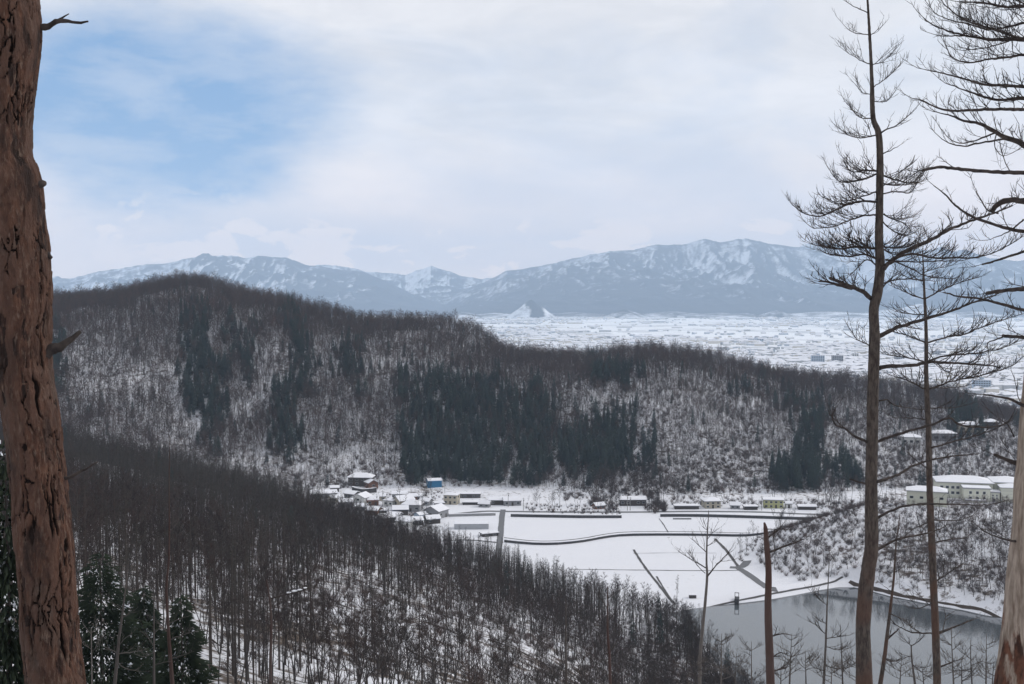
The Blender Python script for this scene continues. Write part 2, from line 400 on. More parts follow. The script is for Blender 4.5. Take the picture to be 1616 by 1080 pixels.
def _pinebark(nt, b):
    p = obj_coord(nt); q = nt.scale(p, (1, 1, .28))
    d, c = nt.voro(nt.vmath('ADD', q, nt.scale(nt.new('ShaderNodeTexNoise').outputs['Color'], (.02, .02, .02))), 26, 'DISTANCE_TO_EDGE')
    n = nt.noise(q, 30, 6, .65); n2 = nt.noise(nt.scale(p, (1, 1, .5)), 5, 4, .6); n3 = nt.noise(q, 90, 4, .6)
    col = nt.mix(nt.map(n, .3, .7), (.034, .018, .014), (.135, .066, .043))
    col = nt.mix(nt.map(n2, .5, .68), col, (.10, .076, .062))
    col = nt.mix(nt.map(n3, .5, .7, 0, .7), col, (.21, .15, .115))
    col = nt.mix(nt.map(nt.noise(nt.scale(p, (1, 1, .35)), 11, 5, .65), .5, .64, 0, .85), col, (.026, .018, .016))
    pl = nt.new('ShaderNodeAttribute', attribute_name='plate').outputs['Fac']
    col = nt.mix(nt.map(pl, .2, .9, 0, .75), col, nt.mix(n2, (.13, .062, .04), (.085, .06, .05)))
    at = nt.new('ShaderNodeAttribute', attribute_name='pit').outputs['Fac']
    col = nt.mix(nt.map(at, .15, .6), col, (.022, .014, .012))
    nt.put(b.inputs['Base Color'], col)
    bump(nt, b, nt.math('ADD', n, nt.math('MULTIPLY', n3, .7)), 1.0, .022)
material('pine_bark', _pinebark)
def _greybark(nt, b):
    p = obj_coord(nt); q = nt.scale(p, (1, 1, .3)); n = nt.noise(q, 28, 6, .65); n2 = nt.noise(p, 2.2, 4); n3 = nt.noise(q, 80, 3)
    col = nt.mix(nt.map(n, .3, .7), (.028, .022, .02), (.10, .082, .07))
    sep = nt.new('ShaderNodeSeparateXYZ'); nt.l.new(geo_pos(nt), sep.inputs[0])
    low = nt.math('MULTIPLY', nt.map(sep.outputs[2], 110.4, 112.4, .8, .04), nt.map(n2, .42, .62))
    col = nt.mix(low, col, nt.mix(n3, (.05, .03, .024), (.115, .066, .048)))
    nt.put(b.inputs['Base Color'], col); bump(nt, b, n, .9, .012)
material('dead_pine_bark', _greybark)
def _deadbranch(nt, b):
    p = obj_coord(nt); n = nt.noise(p, 18, 5, .6)
    nt.put(b.inputs['Base Color'], nt.mix(nt.map(n, .3, .7), (.022, .018, .017), (.075, .06, .054))); bump(nt, b, n, .6, .006)
material('dead_branch', _deadbranch)
def _bleached(nt, b):
    p = obj_coord(nt); q = nt.scale(p, (1, 1, .12)); n = nt.noise(q, 40, 6, .6); n2 = nt.noise(nt.scale(p, (1, 1, .22)), 9, 5, .6); n3 = nt.noise(nt.scale(p, (1, 1, .5)), 14, 4)
    sep = nt.new('ShaderNodeSeparateXYZ'); nt.l.new(geo_pos(nt), sep.inputs[0])
    wood = nt.mix(nt.map(n, .3, .7), (.15, .115, .09), (.34, .28, .23)); bark = nt.mix(nt.map(n3, .35, .65), (.035, .017, .012), (.12, .052, .032))
    k = nt.map(nt.math('ADD', sep.outputs[2], nt.math('MULTIPLY', nt.math('SUBTRACT', n2, .5), 3.4)), 111.7, 112.0, 1, 0)
    col = nt.mix(k, wood, bark); col = nt.mix(nt.map(nt.noise(q, 9, 3), .6, .72), col, (.09, .05, .035))
    nt.put(b.inputs['Base Color'], col); bump(nt, b, nt.math('ADD', n, n3), .7, .01)
material('bleached_wood', _bleached)

# ------------------------------------------------------------------ the ground sheet
def build_ground():
    th = np.concatenate((np.linspace(-3.14, -.72, 40, endpoint=False), np.linspace(-.72, .72, 620), np.linspace(.72, 3.14, 41)[1:]))
    r = np.concatenate((np.geomspace(.6, 120, 70, endpoint=False), np.geomspace(120, 300, 60, endpoint=False), np.arange(300, 720, 2.0),
                        np.arange(720, 1120, 4.0), np.geomspace(1120, 2600, 40)))
    T, Rr = np.meshgrid(th, r); X, Y = Rr * np.sin(T), Rr * np.cos(T); Z = height(X, Y)
    Z[:6] += (112.9 - Z[:6]) * .8
    wild = 1 - inpoly(X.ravel(), Y.ravel(), FIELD).reshape(X.shape).astype(float)
    dF = polydist(X, Y, FIELD, True); wild = np.where(wild > 0, sstep(dF, 4, 60), 0)
    rr = np.hypot(X, Y); wild *= np.where((rr > 560) & (rr < 1100), .5, .7)
    dam = polydist(X, Y, DAM); wild *= sstep(dam, 5, 11); wild *= 1 - .12 * ((X > 80) & (Y > 380) & (Y < 640))
    wild = np.where(rr > 1400, -.5, wild)
    o = grid_mesh('ground', X, Y, Z, 'snow_ground', {'wild': wild})
    tag(o, 'snow covered valley floor and hillsides littered with dead leaves', kind='structure')
    r2 = np.geomspace(2400, 60000, 30); T, Rr = np.meshgrid(np.linspace(-3.1416, 3.1416, 90), r2)
    Z = np.full_like(T, -40.2); Z[0] -= 3
    tag(grid_mesh('plain', Rr * np.sin(T), Rr * np.cos(T), Z, 'snow_plain'), 'flat white snow covered plain reaching to the mountains', kind='structure')
build_ground()
b_ = MB(); b_.v = [(x, y, -1.0) for x, y in POND]; b_.f = [list(range(len(POND)))]; b_.mi = [0]
tag(b_.build('pond_water', 'pond_water'), 'still grey pond behind the snowy bank', kind='structure')

# ------------------------------------------------------------------ mountains
def mountains(name, label, us, prof, D0, D1, depth, seed, snow):
    us = np.array(us, float); nu = 900; nr = 190
    u = np.linspace(us[0], us[-1], nu); vt = np.interp(u, us, prof)
    vt = vt + (fbm(u / 38, u * 0 + 3, 4, seed) - .5) * 9
    s = np.linspace(0, 1, nr); U, S = np.meshgrid(u, s); Vt = np.tile(vt, (nr, 1))
    D = D0 + (D1 + depth - D0) * S; X = (U - 808) / F * D
    sr = (D1 - D0) / (D1 + depth - D0)                                             # where the crest lies
    top = CAMZ - (Vt - 470) / F * D1 + 40
    env = np.where(S < sr, (S / sr) ** .92, 1 - sstep(S, sr, 1.25))
    wx = X + 900 * (fbm(X / 2600, D / 2600, 3, seed + 40) - .5); wy = D + 900 * (fbm(X / 2600, D / 2600, 3, seed + 50) - .5)
    rg = .45 * ridged(wx / 2100, wy / 2700, 5, seed) + .4 * ridged(wx / 820 + .25 * wy / 820, wy / 2600, 5, seed + 60) + .15 * ridged(wx / 420, wy / 600, 4, seed + 80)
    k = 1 - .88 * np.exp(-((S - sr) / .09) ** 2)
    Z = top * env * (1 - k * (.80 - 1.45 * rg)) - 40
    Z = np.maximum(Z, -60) ; Z[0] = -60; Z[-1] = -60
    gy, gx = np.gradient(Z); hz = np.clip((Z + 40) / np.maximum(top.max(), 1), 0, 1)
    lap = Z - .25 * (np.roll(Z, 4, 1) + np.roll(Z, -4, 1) + np.roll(Z, 4, 0) + np.roll(Z, -4, 0))
    side = np.clip(gx / (np.abs(gx).mean() * 2.5), -1, 1)
    sn = snow + .02 + .24 * (hz - .45) + .18 * side - .14 * np.clip(lap / (np.abs(lap).mean() * 3), -1, 1)
    tag(grid_mesh(name, X, D, Z, 'snowy_forest_slope', {'snowy': sn}), label, kind='structure')
mountains('mountains', 'blue hazy mountain range with long level crest', [-400, -100, 60, 110, 200, 290, 380, 450, 520, 570, 610, 650, 700, 760],
          [450, 445, 446, 441, 420, 404, 403, 405, 418, 424, 440, 462, 480, 500], 9800, 13000, 2500, 5, .02)
mountains('mountains', 'pale far peaks behind the mountain gap', [420, 520, 600, 640, 680, 720, 760, 820, 900], [425, 415, 428, 432, 417, 432, 442, 430, 425], 12500, 15200, 1500, 21, .1)
mountains('mountains', 'broad snow streaked mountain rising over the plain', [640, 700, 750, 800, 850, 900, 960, 1050, 1130, 1200, 1300, 1400, 1500, 1616, 1800, 2100],
          [496, 476, 448, 425, 420, 411, 399, 381, 376, 379, 386, 390, 396, 408, 415, 430], 9600, 13500, 2500, 33, .0)
def plain_hill(u, D, w, h, label, seed, sn):
    n = 40; g = np.linspace(-1, 1, n); A, B = np.meshgrid(g, g); rr = np.hypot(A, B)
    Z = h * np.clip(1 - rr, 0, 1) ** .9 * (1.15 - .5 * ridged(A * 1.4 + seed, B * 1.4, 4, seed) * rr) - 41
    gy, gx = np.gradient(Z)
    wv = A + .25 * (fbm(A * 4, B * 4, 3, seed) - .5); s = np.where(sn == 1, .34 * sstep(-wv - .2 * B, .08, .3) + .30 * sstep(wv, .3, .5) - .08, .1 + .35 * (fbm(A * 3, B * 3, 3, seed) - .4))
    tag(grid_mesh('hill', (u - 808) / F * D + A * w, D + B * w, Z, 'snowy_forest_slope', {'snowy': s}), label, kind='structure')
plain_hill(838, 8800, 200, 125, 'small pointed snowy hill standing alone in the plain', 3, 1)
plain_hill(985, 8800, 240, 60, 'low rounded hill with a white cap in the plain', 8, 0)
plain_hill(1225, 9000, 180, 50, 'low snowy mound at the foot of the broad mountain', 14, 0)
for k_, (u_, w_, h_) in enumerate(((780, 420, 30), (905, 520, 34), (1060, 480, 40), (1140, 560, 32), (1310, 620, 44), (1400, 420, 60), (1450, 380, 95), (1540, 560, 40), (1640, 500, 46))):
    plain_hill(u_, 9100 + 90 * (k_ % 3), w_, h_, ('low', 'rounded', 'long')[k_ % 3] + ' white foothill at the far edge of the plain', 40 + k_, 0)
plain_hill(725, 8600, 300, 45, 'long low white rise beyond the wooded ridge', 23, 0)

# ------------------------------------------------------------------ roads, ditches and walls of the valley
def smooth_line(pts, step):
    pts = np.array(pts, float); out = []
    for i in range(len(pts) - 1):
        p0, p1, p2, p3 = pts[max(i - 1, 0)], pts[i], pts[i + 1], pts[min(i + 2, len(pts) - 1)]
        n = max(2, int(np.linalg.norm(p2 - p1) / step))
        for t in np.arange(n) / n:
            out.append(.5 * (2 * p1 + (p2 - p0) * t + (2 * p0 - 5 * p1 + 4 * p2 - p3) * t * t + (3 * p1 - p0 - 3 * p2 + p3) * t ** 3))
    out.append(pts[-1]); return np.array(out)
def strip(name, px, width, mat, label, lift=.09, wob=.12, kind='structure', z=None):
    L = smooth_line([(PZ(u, v, .6)[:2] if z is None else PZ(u, v, z)[:2]) for u, v in px], 3.0)
    t = np.gradient(L, axis=0); t /= np.linalg.norm(t, axis=1)[:, None] + 1e-9; n = np.stack((t[:, 1], -t[:, 0]), 1); b = MB(); cols = 4
    for i, (p, q) in enumerate(zip(L, n)):
        for j in range(cols):
            w = width * (j / (cols - 1) - .5) + random.uniform(-wob, wob); X, Y = p + q * w; b.v.append((X, Y, 0))
    V = np.array(b.v); V[:, 2] = height(V[:, 0], V[:, 1]) + lift; b.v = [tuple(q) for q in V]
    for i in range(len(L) - 1):
        for j in range(cols - 1): k = i * cols + j; b.face([k, k + 1, k + cols + 1, k + cols])
    return tag(b.build(name, mat), label, kind=kind)
def wall_line(name, px, h, thick, label, cat, mat='stone', capm='snow', base=.0):
    L = smooth_line([PZ(u, v, .3)[:2] for u, v in px], 5.0); t = np.gradient(L, axis=0); t /= np.linalg.norm(t, axis=1)[:, None] + 1e-9
    n = np.stack((t[:, 1], -t[:, 0]), 1); root = empty(name, (L[0][0], L[0][1], 0)); tag(root, label, cat)
    hz = height(L[:, 0], L[:, 1]); ox, oy = L[0]
    for part, m, z0, z1, th in (('wall', mat, -.3, h, thick), ('snow_cap', capm, h, h + .22, thick + .5)):
        b = MB()
        for i in range(len(L)):
            for sx, zz in ((-1, z0), (1, z0), (1, z1), (-1, z1)):
                q = L[i] + n[i] * sx * th * .5; b.v.append((q[0] - ox, q[1] - oy, hz[i] + zz + (random.uniform(-.06, .06) if zz == z1 else 0)))
            if i:
                k = (i - 1) * 4
                for j in range(4): b.face([k + j, k + (j + 1) % 4, k + 4 + (j + 1) % 4, k + 4 + j])
        b.face([0, 1, 2, 3]); k = 4 * (len(L) - 1); b.face([k + 3, k + 2, k + 1, k])
        b.build(part, m, root)
    return root
strip('road', [(700,812),(760,806),(800,806),(900,807),(1000,807),(1100,806),(1200,807),(1310,811),(1420,806)], 3.6, 'asphalt', 'grey road running along the foot of the wooded hill')
strip('road', [(794,803),(792,815),(790,840),(788,858),(784,885),(776,915)], 2.9, 'asphalt', 'straight grey lane crossing the snowy fields to the village')
strip('road', [(1166,896),(1180,905),(1200,919),(1222,934)], 3.2, 'asphalt', 'short bare road between the field corner and the dam')
strip('path', [(1128,849),(1143,866),(1158,884),(1168,897)], 1.3, 'wet_earth', 'dark thawed path slanting between two snowy fields')
strip('path', [(1152,894),(1170,894),(1180,886)], 3.6, 'asphalt', 'bare turning place where field paths meet', .1)
strip('ditch', [(900,897),(1000,898),(1090,899),(1165,899)], .8, 'wet_earth', 'thin straight ditch across the lower field')
strip('ditch', [(1000,866),(1010,882),(1021,898),(1040,922),(1062,950)], 1.1, 'wet_earth', 'slanting ditch running down to the dam')
strip('ditch', [(1036,908),(1047,926),(1060,946)], .7, 'wet_earth', 'short thin furrow beside the slanting ditch')
strip('ditch', [(1040,817),(1048,828),(1055,840)], .5, 'wet_earth', 'faint double furrow in the upper field')
strip('ditch', [(795,847),(840,852),(880,852),(920,848),(960,841),(1000,838),(1100,838),(1180,840),(1262,840)], .9, 'wet_earth', 'narrow gutter curving above the stream wall')
strip('ditch', [(1000,872),(1060,871),(1130,872)], .35, 'wet_earth', 'faint furrow across the middle field', .06)
strip('road', [(700,852),(740,851),(786,855)], 2.4, 'asphalt', 'narrow lane below the grey greenhouse')
strip('road', [(1076,955),(1130,945),(1215,932),(1330,911)], .8, 'wet_earth', 'dark track along the crest of the dam', .1, .1, z=1.7)
strip('shore', [(1340,922),(1375,929),(1405,937),(1440,944),(1480,952),(1520,959),(1562,968),(1600,980)], 1.5, 'shore_earth', 'dark bare earth shore of the pond under the knoll', .06, .55, z=-.5)
wall_line('stream_wall', [(796,855),(840,859),(880,859),(920,855),(960,848),(1000,845),(1100,845),(1180,847),(1256,847)], 1.15, .5, 'long dark stone wall curving across the snowy fields', 'wall')
wall_line('retaining_wall', [(806,815),(860,816),(920,817),(981,817)], 1.5, .5, 'straight dark stone wall below the hill road, beside the lane', 'wall')
wall_line('retaining_wall', [(1042,815),(1100,815),(1180,817),(1240,819),(1300,821)], 1.5, .5, 'straight dark stone wall below the hill road, in front of the yellow house', 'wall')
wall_line('terrace_wall', [(708,815),(740,814),(782,813)], 1.3, .5, 'short grey wall of the terrace above the greenhouse', 'wall', 'concrete')
wall_line('low_wall', [(1062,819),(1091,819)], .6, .4, 'short low kerb wall lying in the upper field', 'wall')
wall_line('garden_wall', [(556,776),(572,779),(594,777)], 2.6, .6, 'curved dark stone wall under the hillside farmhouse', 'wall')

# ------------------------------------------------------------------ houses
def gable(b, w, d, h, rise, over, th, m):
    x, y = w / 2 + over, d / 2 + over; k = len(b.v); dz = rise * over / (d / 2)
    for zz in (0, th):
        b.v += [(-x, -y, h - dz + zz), (x, -y, h - dz + zz), (x, 0, h + rise + zz), (-x, 0, h + rise + zz), (x, y, h - dz + zz), (-x, y, h - dz + zz)]
    for q in ((6,7,8,9),(9,8,10,11),(3,2,1,0),(5,4,2,3),(0,1,7,6),(4,5,11,10),(1,2,8,7),(2,4,10,8),(3,0,6,9),(5,3,9,11)): b.face([k + i for i in q], m)
def hip(b, w, d, h, rise, over, th, m):
    x, y = w / 2 + over, d / 2 + over; rx = max(.3, (w - d) / 2); k = len(b.v)
    for zz in (0, th):
        b.v += [(-x, -y, h + zz), (x, -y, h + zz), (x, y, h + zz), (-x, y, h + zz), (-rx, 0, h + rise + zz), (rx, 0, h + rise + zz)]
    for q in ((6,7,11,10),(7,8,11),(8,9,10,11),(9,6,10),(0,3,2,1),(0,1,7,6),(1,2,8,7),(2,3,9,8),(3,0,6,9)): b.face([k + i for i in q], m)
def house(name, label, u, v, w, d, h, roof='gable', rise=1.6, rot=0, wall='wall_grey', eave='roof_dark', wins=(2, 1), cat='house', group=None, over=.5, door=True, snow=.3):
    p = hit(u, v, 300, 900, 1.0); root = empty(name, (p[0], p[1], p[2] - .1), R_(rot)); tag(root, label, cat, group)
    b = MB(); b.box(-w/2, w/2, -d/2, d/2, -.8, h)
    if roof == 'gable':
        k = len(b.v); b.v += [(-w/2, -d/2, h), (-w/2, d/2, h), (-w/2, 0, h + rise), (w/2, -d/2, h), (w/2, d/2, h), (w/2, 0, h + rise)]
        b.face([k, k + 2, k + 1]); b.face([k + 3, k + 4, k + 5])
    b.build('wall', wall, root)
    b = MB(); s = MB()
    if roof == 'gable': gable(b, w, d, h + .02, rise, over, .14, 0); gable(s, w, d, h + .165, rise, over - .06, snow, 0)
    elif roof == 'hip': hip(b, w, d, h + .02, rise, over, .14, 0); hip(s, w, d, h + .165, rise, over - .06, snow, 0)
    else: b.box(-w/2 - over, w/2 + over, -d/2 - over, d/2 + over, h + .004, h + .25); s.box(-w/2 - over + .08, w/2 + over - .08, -d/2 - over + .08, d/2 + over - .08, h + .255, h + .25 + snow)
    r = b.build('roof', eave, root); s.build('snow_cover', 'snow', r)
    nx, nz = wins
    for face in ('front', 'left', 'right'):
        n = nx if face == 'front' else max(1, nx // 2); L = w if face == 'front' else d
        for i in range(n):
            for j in range(nz):
                a = L * ((i + .5) / n - .5); zc = h * (j + .55) / nz; ww, wh = min(1.7, L / n * .55), min(1.2, h / nz * .5); fr = MB(); gl = MB()
                def put(m, w_, h_, o0, o1):
                    if face == 'front': m.box(a - w_/2, a + w_/2, -d/2 - o1, -d/2 - o0, zc - h_/2, zc + h_/2)
                    elif face == 'left': m.box(-w/2 - o1, -w/2 - o0, a - w_/2, a + w_/2, zc - h_/2, zc + h_/2)
                    else: m.box(w/2 + o0, w/2 + o1, a - w_/2, a + w_/2, zc - h_/2, zc + h_/2)
                if door and face == 'front' and j == 0 and i == n // 2:
                    zc = 1.0; put(gl, 1.0, 2.0, .002, .06); gl.build('door', 'wall_dark', root); continue
                put(fr, ww, wh, .002, .05); put(gl, ww - .16, wh - .16, .052, .07)
                f = fr.build('window', 'frame_white', root); gl.build('pane', 'window_glass', f)
    return root
house('farmhouse', 'large dark timber farmhouse on a stone terrace under the woods', 570, 765, 14, 8, 4.6, 'hip', 2.2, -6, 'wall_dark', 'roof_dark', (4, 2), over=.9)
house('farmhouse_annex', 'small gabled annex beside the dark terrace farmhouse', 586, 770, 6.5, 6, 3.4, 'gable', 1.6, -60, 'wall_brown', 'roof_dark', (2, 1))
house('blue_shed', 'bright blue shed with snowy roof at the forest edge', 685, 768, 8.4, 6, 3.6, 'gable', 1.0, 14, 'wall_blue', 'wall_blue', (0, 1), 'shed', door=False, over=.25)
house('long_shed', 'long low grey shed half hidden by larches', 510, 786, 15, 6, 3.0, 'gable', 1.3, 18, 'wall_grey', 'roof_dark', (4, 1), 'shed')
house('house', 'white walled house with a steep snowy roof next to the red brown house', 571, 797, 9, 8, 4.6, 'gable', 1.8, 70, 'wall_white', 'roof_dark', (2, 2))
house('house', 'small red brown house with snowy roof', 588, 797, 6.5, 6, 3.2, 'gable', 1.4, 8, 'wall_brown', 'roof_red', (2, 1))
house('house', 'low grey house in front of the leafless thicket', 631, 787, 8.5, 6, 3.0, 'gable', 1.2, 2, 'wall_grey', 'roof_dark', (3, 1))
house('house', 'house with a broad snowy gable above the blue roofs', 637, 798, 9.5, 8, 3.4, 'gable', 2.2, 35, 'wall_beige', 'roof_dark', (2, 1))
house('house', 'grey hip roofed house beside the broad snowy gable', 651, 806, 10, 8, 3.6, 'hip', 2.2, -10, 'wall_grey', 'roof_dark', (3, 1))
house('house', 'dark blue roofed house amid village shrubs', 632, 812, 8, 6.5, 3.2, 'gable', 1.6, 5, 'wall_dark', 'roof_blue', (2, 1), snow=.08)
house('house', 'beige two storey house on its own above the lane', 713, 795, 7.6, 7, 5.2, 'hip', .9, -12, 'wall_beige', 'wall_grey', (3, 2), snow=.12)
house('long_house', 'long low dark house behind the beige house', 741, 785, 12.5, 6, 2.2, 'flat', 1, 0, 'wall_dark', 'roof_dark', (5, 1))
house('greenhouse', 'low white roofed greenhouse beside the beige house', 749, 796, 13, 5, 1.3, 'flat', 1, 0, 'wall_dark', 'roof_dark', (0, 1), 'greenhouse', door=False)
house('house', 'grey gabled house facing the terrace field', 688, 816, 9.5, 9.5, 4.0, 'gable', 2.2, 60, 'wall_grey', 'roof_dark', (2, 1))
house('house', 'small house with bright snowy roof below the grey gable', 682, 826, 7, 5.5, 2.6, 'gable', 1.3, 22, 'wall_dark', 'roof_dark', (2, 1))
house('house', 'pale blue walled hut with dark blue roof', 664, 820, 5, 5, 2.8, 'gable', 1.0, 40, 'wall_pale_blue', 'roof_blue', (1, 1), snow=.06)
house('long_shed', 'row shed with level snowy roof among the lower houses', 606, 812, 17, 5, 2.2, 'flat', 1, 3, 'wall_dark', 'roof_dark', (4, 1), 'shed')
house('house', 'low brown house behind the larch tops', 590, 812, 7, 6, 2.8, 'gable', 1.3, -20, 'wall_brown', 'roof_dark', (2, 1))
house('house', 'small weathered house at the larch edge', 610, 824, 8, 6, 2.8, 'gable', 1.5, 25, 'wall_dark', 'roof_dark', (2, 1))
house('house', 'white fronted house among the lowest village roofs', 640, 830, 8, 6, 2.8, 'gable', 1.4, -15, 'wall_white', 'roof_dark', (2, 1))
house('shed', 'tiny snow topped hut above the long grey shed', 528, 776, 5, 4, 2.4, 'gable', .9, 10, 'wall_dark', 'roof_dark', (1, 1), 'shed')
house('house', 'isolated house with snowy roof left of the village lane', 545, 800, 7.5, 6, 3, 'gable', 1.4, 12, 'wall_grey', 'roof_dark', (2, 1))
house('house', 'dark house by the head of the lane', 783, 796, 8, 6, 2.8, 'gable', 1.2, 0, 'wall_dark', 'roof_dark', (2, 1))
house('house', 'long snowy roofed house by the lane corner', 808, 797, 9.5, 6, 2.8, 'gable', 1.4, 6, 'wall_grey', 'roof_dark', (3, 1))
house('greenhouse', 'long grey film greenhouse on the terrace field', 744, 834, 17, 6, 2.6, 'gable', .9, 2, 'film_grey', 'film_grey', (0, 1), 'greenhouse', door=False, over=.1, snow=.1)
house('long_house', 'long dark house with snowy roof behind a hedge', 998, 797, 14.5, 7, 3.4, 'gable', 1.2, 1, 'wall_dark', 'roof_dark', (5, 1))
house('house', 'beige house with four sided snowy roof beside the road', 1122, 801, 8.6, 8, 3.9, 'hip', 1.6, 6, 'wall_beige', 'roof_dark', (3, 2), over=.8)
house('house', 'yellow green house with flat snowy roof beside the road', 1220, 801, 10.5, 7, 4.4, 'flat', 1, -8, 'wall_yellow', 'wall_grey', (4, 2))
house('shed', 'small white shed beside the yellow green house', 1244, 802, 3.4, 3, 2.6, 'gable', .8, 0, 'wall_white', 'roof_dark', (1, 1), 'shed')
house('car_port', 'low open shelter with snowy roof by the hip roofed house', 1083, 803, 13, 5, 1.7, 'flat', 1, 0, 'wall_dark', 'roof_dark', (0, 1), 'shelter', door=False)
house('car_port', 'low shelter with snowy roof between the hip roofed and yellow houses', 1184, 804, 7, 4.5, 1.7, 'flat', 1, 0, 'wall_dark', 'roof_dark', (0, 1), 'shelter', door=False)
house('shed', 'low wide shed with snowy roof past the yellow house', 1273, 804, 9.5, 5, 1.8, 'gable', .6, -4, 'wall_dark', 'roof_dark', (0, 1), 'shed', door=False)

for k_, (u_, v_, w_, d_, h_, rf, wl, lb) in enumerate(((556,786,7,6,2.8,'gable','wall_dark','small dark house below the stone terrace'),(600,790,6,5,2.6,'gable','wall_beige','little beige house between the red brown house and thicket'),(617,798,6,6,3,'hip','wall_white','white square house in the thicket'),
  (655,790,7,5,2.6,'gable','wall_brown','brown house at the foot of the great conifer block'),(672,797,6,5,2.4,'gable','wall_grey','grey hut behind the broad snowy gable'),(693,800,5,4,2.2,'flat','wall_dark','low dark shed next to the beige two storey house'),(622,820,7,5,2.6,'gable','wall_grey','grey cottage among the lower roofs'),
  (655,828,7,6,2.6,'gable','wall_dark','dark cottage at the end of the lower row'),(765,800,6,4,2,'gable','wall_grey','little grey shed beside the lane head'),(772,846,8,4,1.4,'flat','wall_dark','low dark planting frame under the greenhouse'),(1160,803,5,4,2.2,'gable','wall_grey','small grey garden shed along the hill road'),
  (945,803,6,4,2,'gable','wall_brown','small brown hut beside the garden plots'),(570,806,6,5,2.6,'gable','wall_grey','grey cottage just above the larch tops'),(530,792,7,5,2.6,'gable','wall_beige','pale cottage hidden behind larch tops'))):
    house('cottage' if w_ > 5 else 'shed', lb, u_, v_, w_, d_, h_, rf, 1.2, (k_ * 37) % 70 - 30, wl, 'roof_dark', (2, 1), 'house' if w_ > 5 else 'shed', door=False)
# the school beyond the knoll
def school():
    p = W(1545, 790, 640); z0 = p[2] - 3; root = empty('school_building', (p[0], p[1], z0), R_(-14))
    tag(root, 'large cream school building with white stepped roofs beyond the knoll', 'school'); h0 = 3.0
    def block(x0, x1, y0, y1, h, hip_r=0):
        MB().box(x0, x1, y0, y1, -2, h + h0).build('wall', 'wall_cream', root)
        b = MB(); s = MB()
        if hip_r:
            hip(b, x1 - x0, y1 - y0, 0, hip_r, .8, .2, 0); hip(s, x1 - x0, y1 - y0, .21, hip_r, .7, .3, 0)
        else:
            b.box(-(x1-x0)/2 - .5, (x1-x0)/2 + .5, -(y1-y0)/2 - .5, (y1-y0)/2 + .5, 0, .5); s.box(-(x1-x0)/2 - .4, (x1-x0)/2 + .4, -(y1-y0)/2 - .4, (y1-y0)/2 + .4, .505, .8)
        r = b.build('roof', 'wall_grey', root); r.location = ((x0 + x1) / 2, (y0 + y1) / 2, h + h0 + .01); s.build('snow_cover', 'snow', r)
    block(-22, 8, 4, 22, 9, 2.6); block(8.6, 24, 6, 24, 9.6, 2.2); block(-9, 5, -6, 3.4, 7.4); block(11, 23, -4, 5.4, 8.2, 1.6); block(5.6, 10.4, -3, 3.4, 5.2); block(-8, 2, -9, -6.6, 1.0)
    def win(x, y, z, w, h):
        f = MB().box(x - w/2, x + w/2, y - .08, y - .004, z - h/2, z + h/2).build('window', 'frame_white', root)
        MB().box(x - w/2 + .15, x + w/2 - .15, y - .12, y - .085, z - h/2 + .15, z + h/2 - .15).build('pane', 'window_glass', f)
    for z in (h0 + 2.2, h0 + 5.3):
        for x in (-5.4, -1.8, 1.8): win(x, -6, z, 1.7, 1.8)
        for x in (6.8, 8.9): win(x, -3, min(z, h0 + 3.6), 1.0, 1.2)
        for x in (-19.5, -16.5, -13.5, -10.8): win(x, 4, z + 1.0, 2.0, 1.8)
    for k in range(4): MB().box(11.3, 22.7, -4.10, -4.004, h0 + 1.4 + 1.7 * k, h0 + 1.5 + 1.7 * k).build('wall_seam', 'wall_grey', root)
    MB().box(6.6, 8.2, -3.1, -3.004, -.2, h0 + 1.8).build('door', 'wall_dark', root)
    return root
school()
house('school_hall', 'low cream hall with snowy roof beside the school', 1462, 795, 17, 9, 6, 'hip', 1.6, -20, 'wall_cream', 'wall_grey', (4, 1), 'hall')
for lab, u, D, w, wl in (('house with snowy roof in the gap behind the school', 1490, 770, 16, 'wall_grey'), ('long low house with snowy roof uphill behind the school', 1530, 780, 15, 'wall_beige'),
                     ('snow roofed house beyond the school hall', 1440, 760, 12, 'wall_white'), ('small snow roofed house behind the school roofs', 1566, 790, 9, 'wall_dark')):
    x = (u - 808) / F * D; p = (x, D); z = H1(*p); r = empty('house', (x, D, z), R_(random.uniform(-20, 20))); tag(r, lab, 'house')
    MB().box(-w/2, w/2, -4, 4, -1, 4.5).build('wall', wl, r); b = MB(); s = MB(); hip(b, w, 8, 4.51, 1.8, .7, .15, 0); hip(s, w, 8, 4.67, 1.8, .6, .3, 0)
    rr = b.build('roof', 'roof_dark', r); s.build('snow_cover', 'snow', rr)
    for i in range(3): f = MB().box(-w/2 + w*(i + .25)/3, -w/2 + w*(i + .75)/3, -4.06, -4.004, 1.2, 2.8).build('window', 'window_glass', r)

# utility poles
for lab, u, v, hgt in (('utility pole before the hedge of the long dark house', 990, 806, 8.5), ('thinner utility pole beside the first one at the hedge', 994.5, 806, 7.5), ('utility pole at the head of the lane', 802, 801, 8),
                  ('utility pole rising behind the beige house', 702, 790, 10), ('utility pole near the broad snowy gable', 666, 806, 9), ('utility pole at the field wall corner', 826, 806, 7),
                  ('utility pole below the dark terrace farmhouse', 604, 800, 9), ('utility pole beside the yellow green house', 1202, 806, 8)):
    p = hit(u, v, 300, 900, 1.0); r = empty('utility_pole', p); tag(r, lab, 'pole')
    MB().tube([(0, 0, -.5), (0, 0, hgt)], [.17, .11], 7).build('post', 'pole_grey', r)
    MB().box(-.9, .9, -.07, .07, hgt - .75, hgt - .62).build('crossarm', 'pole_grey', r)
    MB().tube([(.28, -.02, hgt - 2.0), (.28, -.02, hgt - 1.2)], [.2, .2], 7).build('transformer', 'concrete', r)
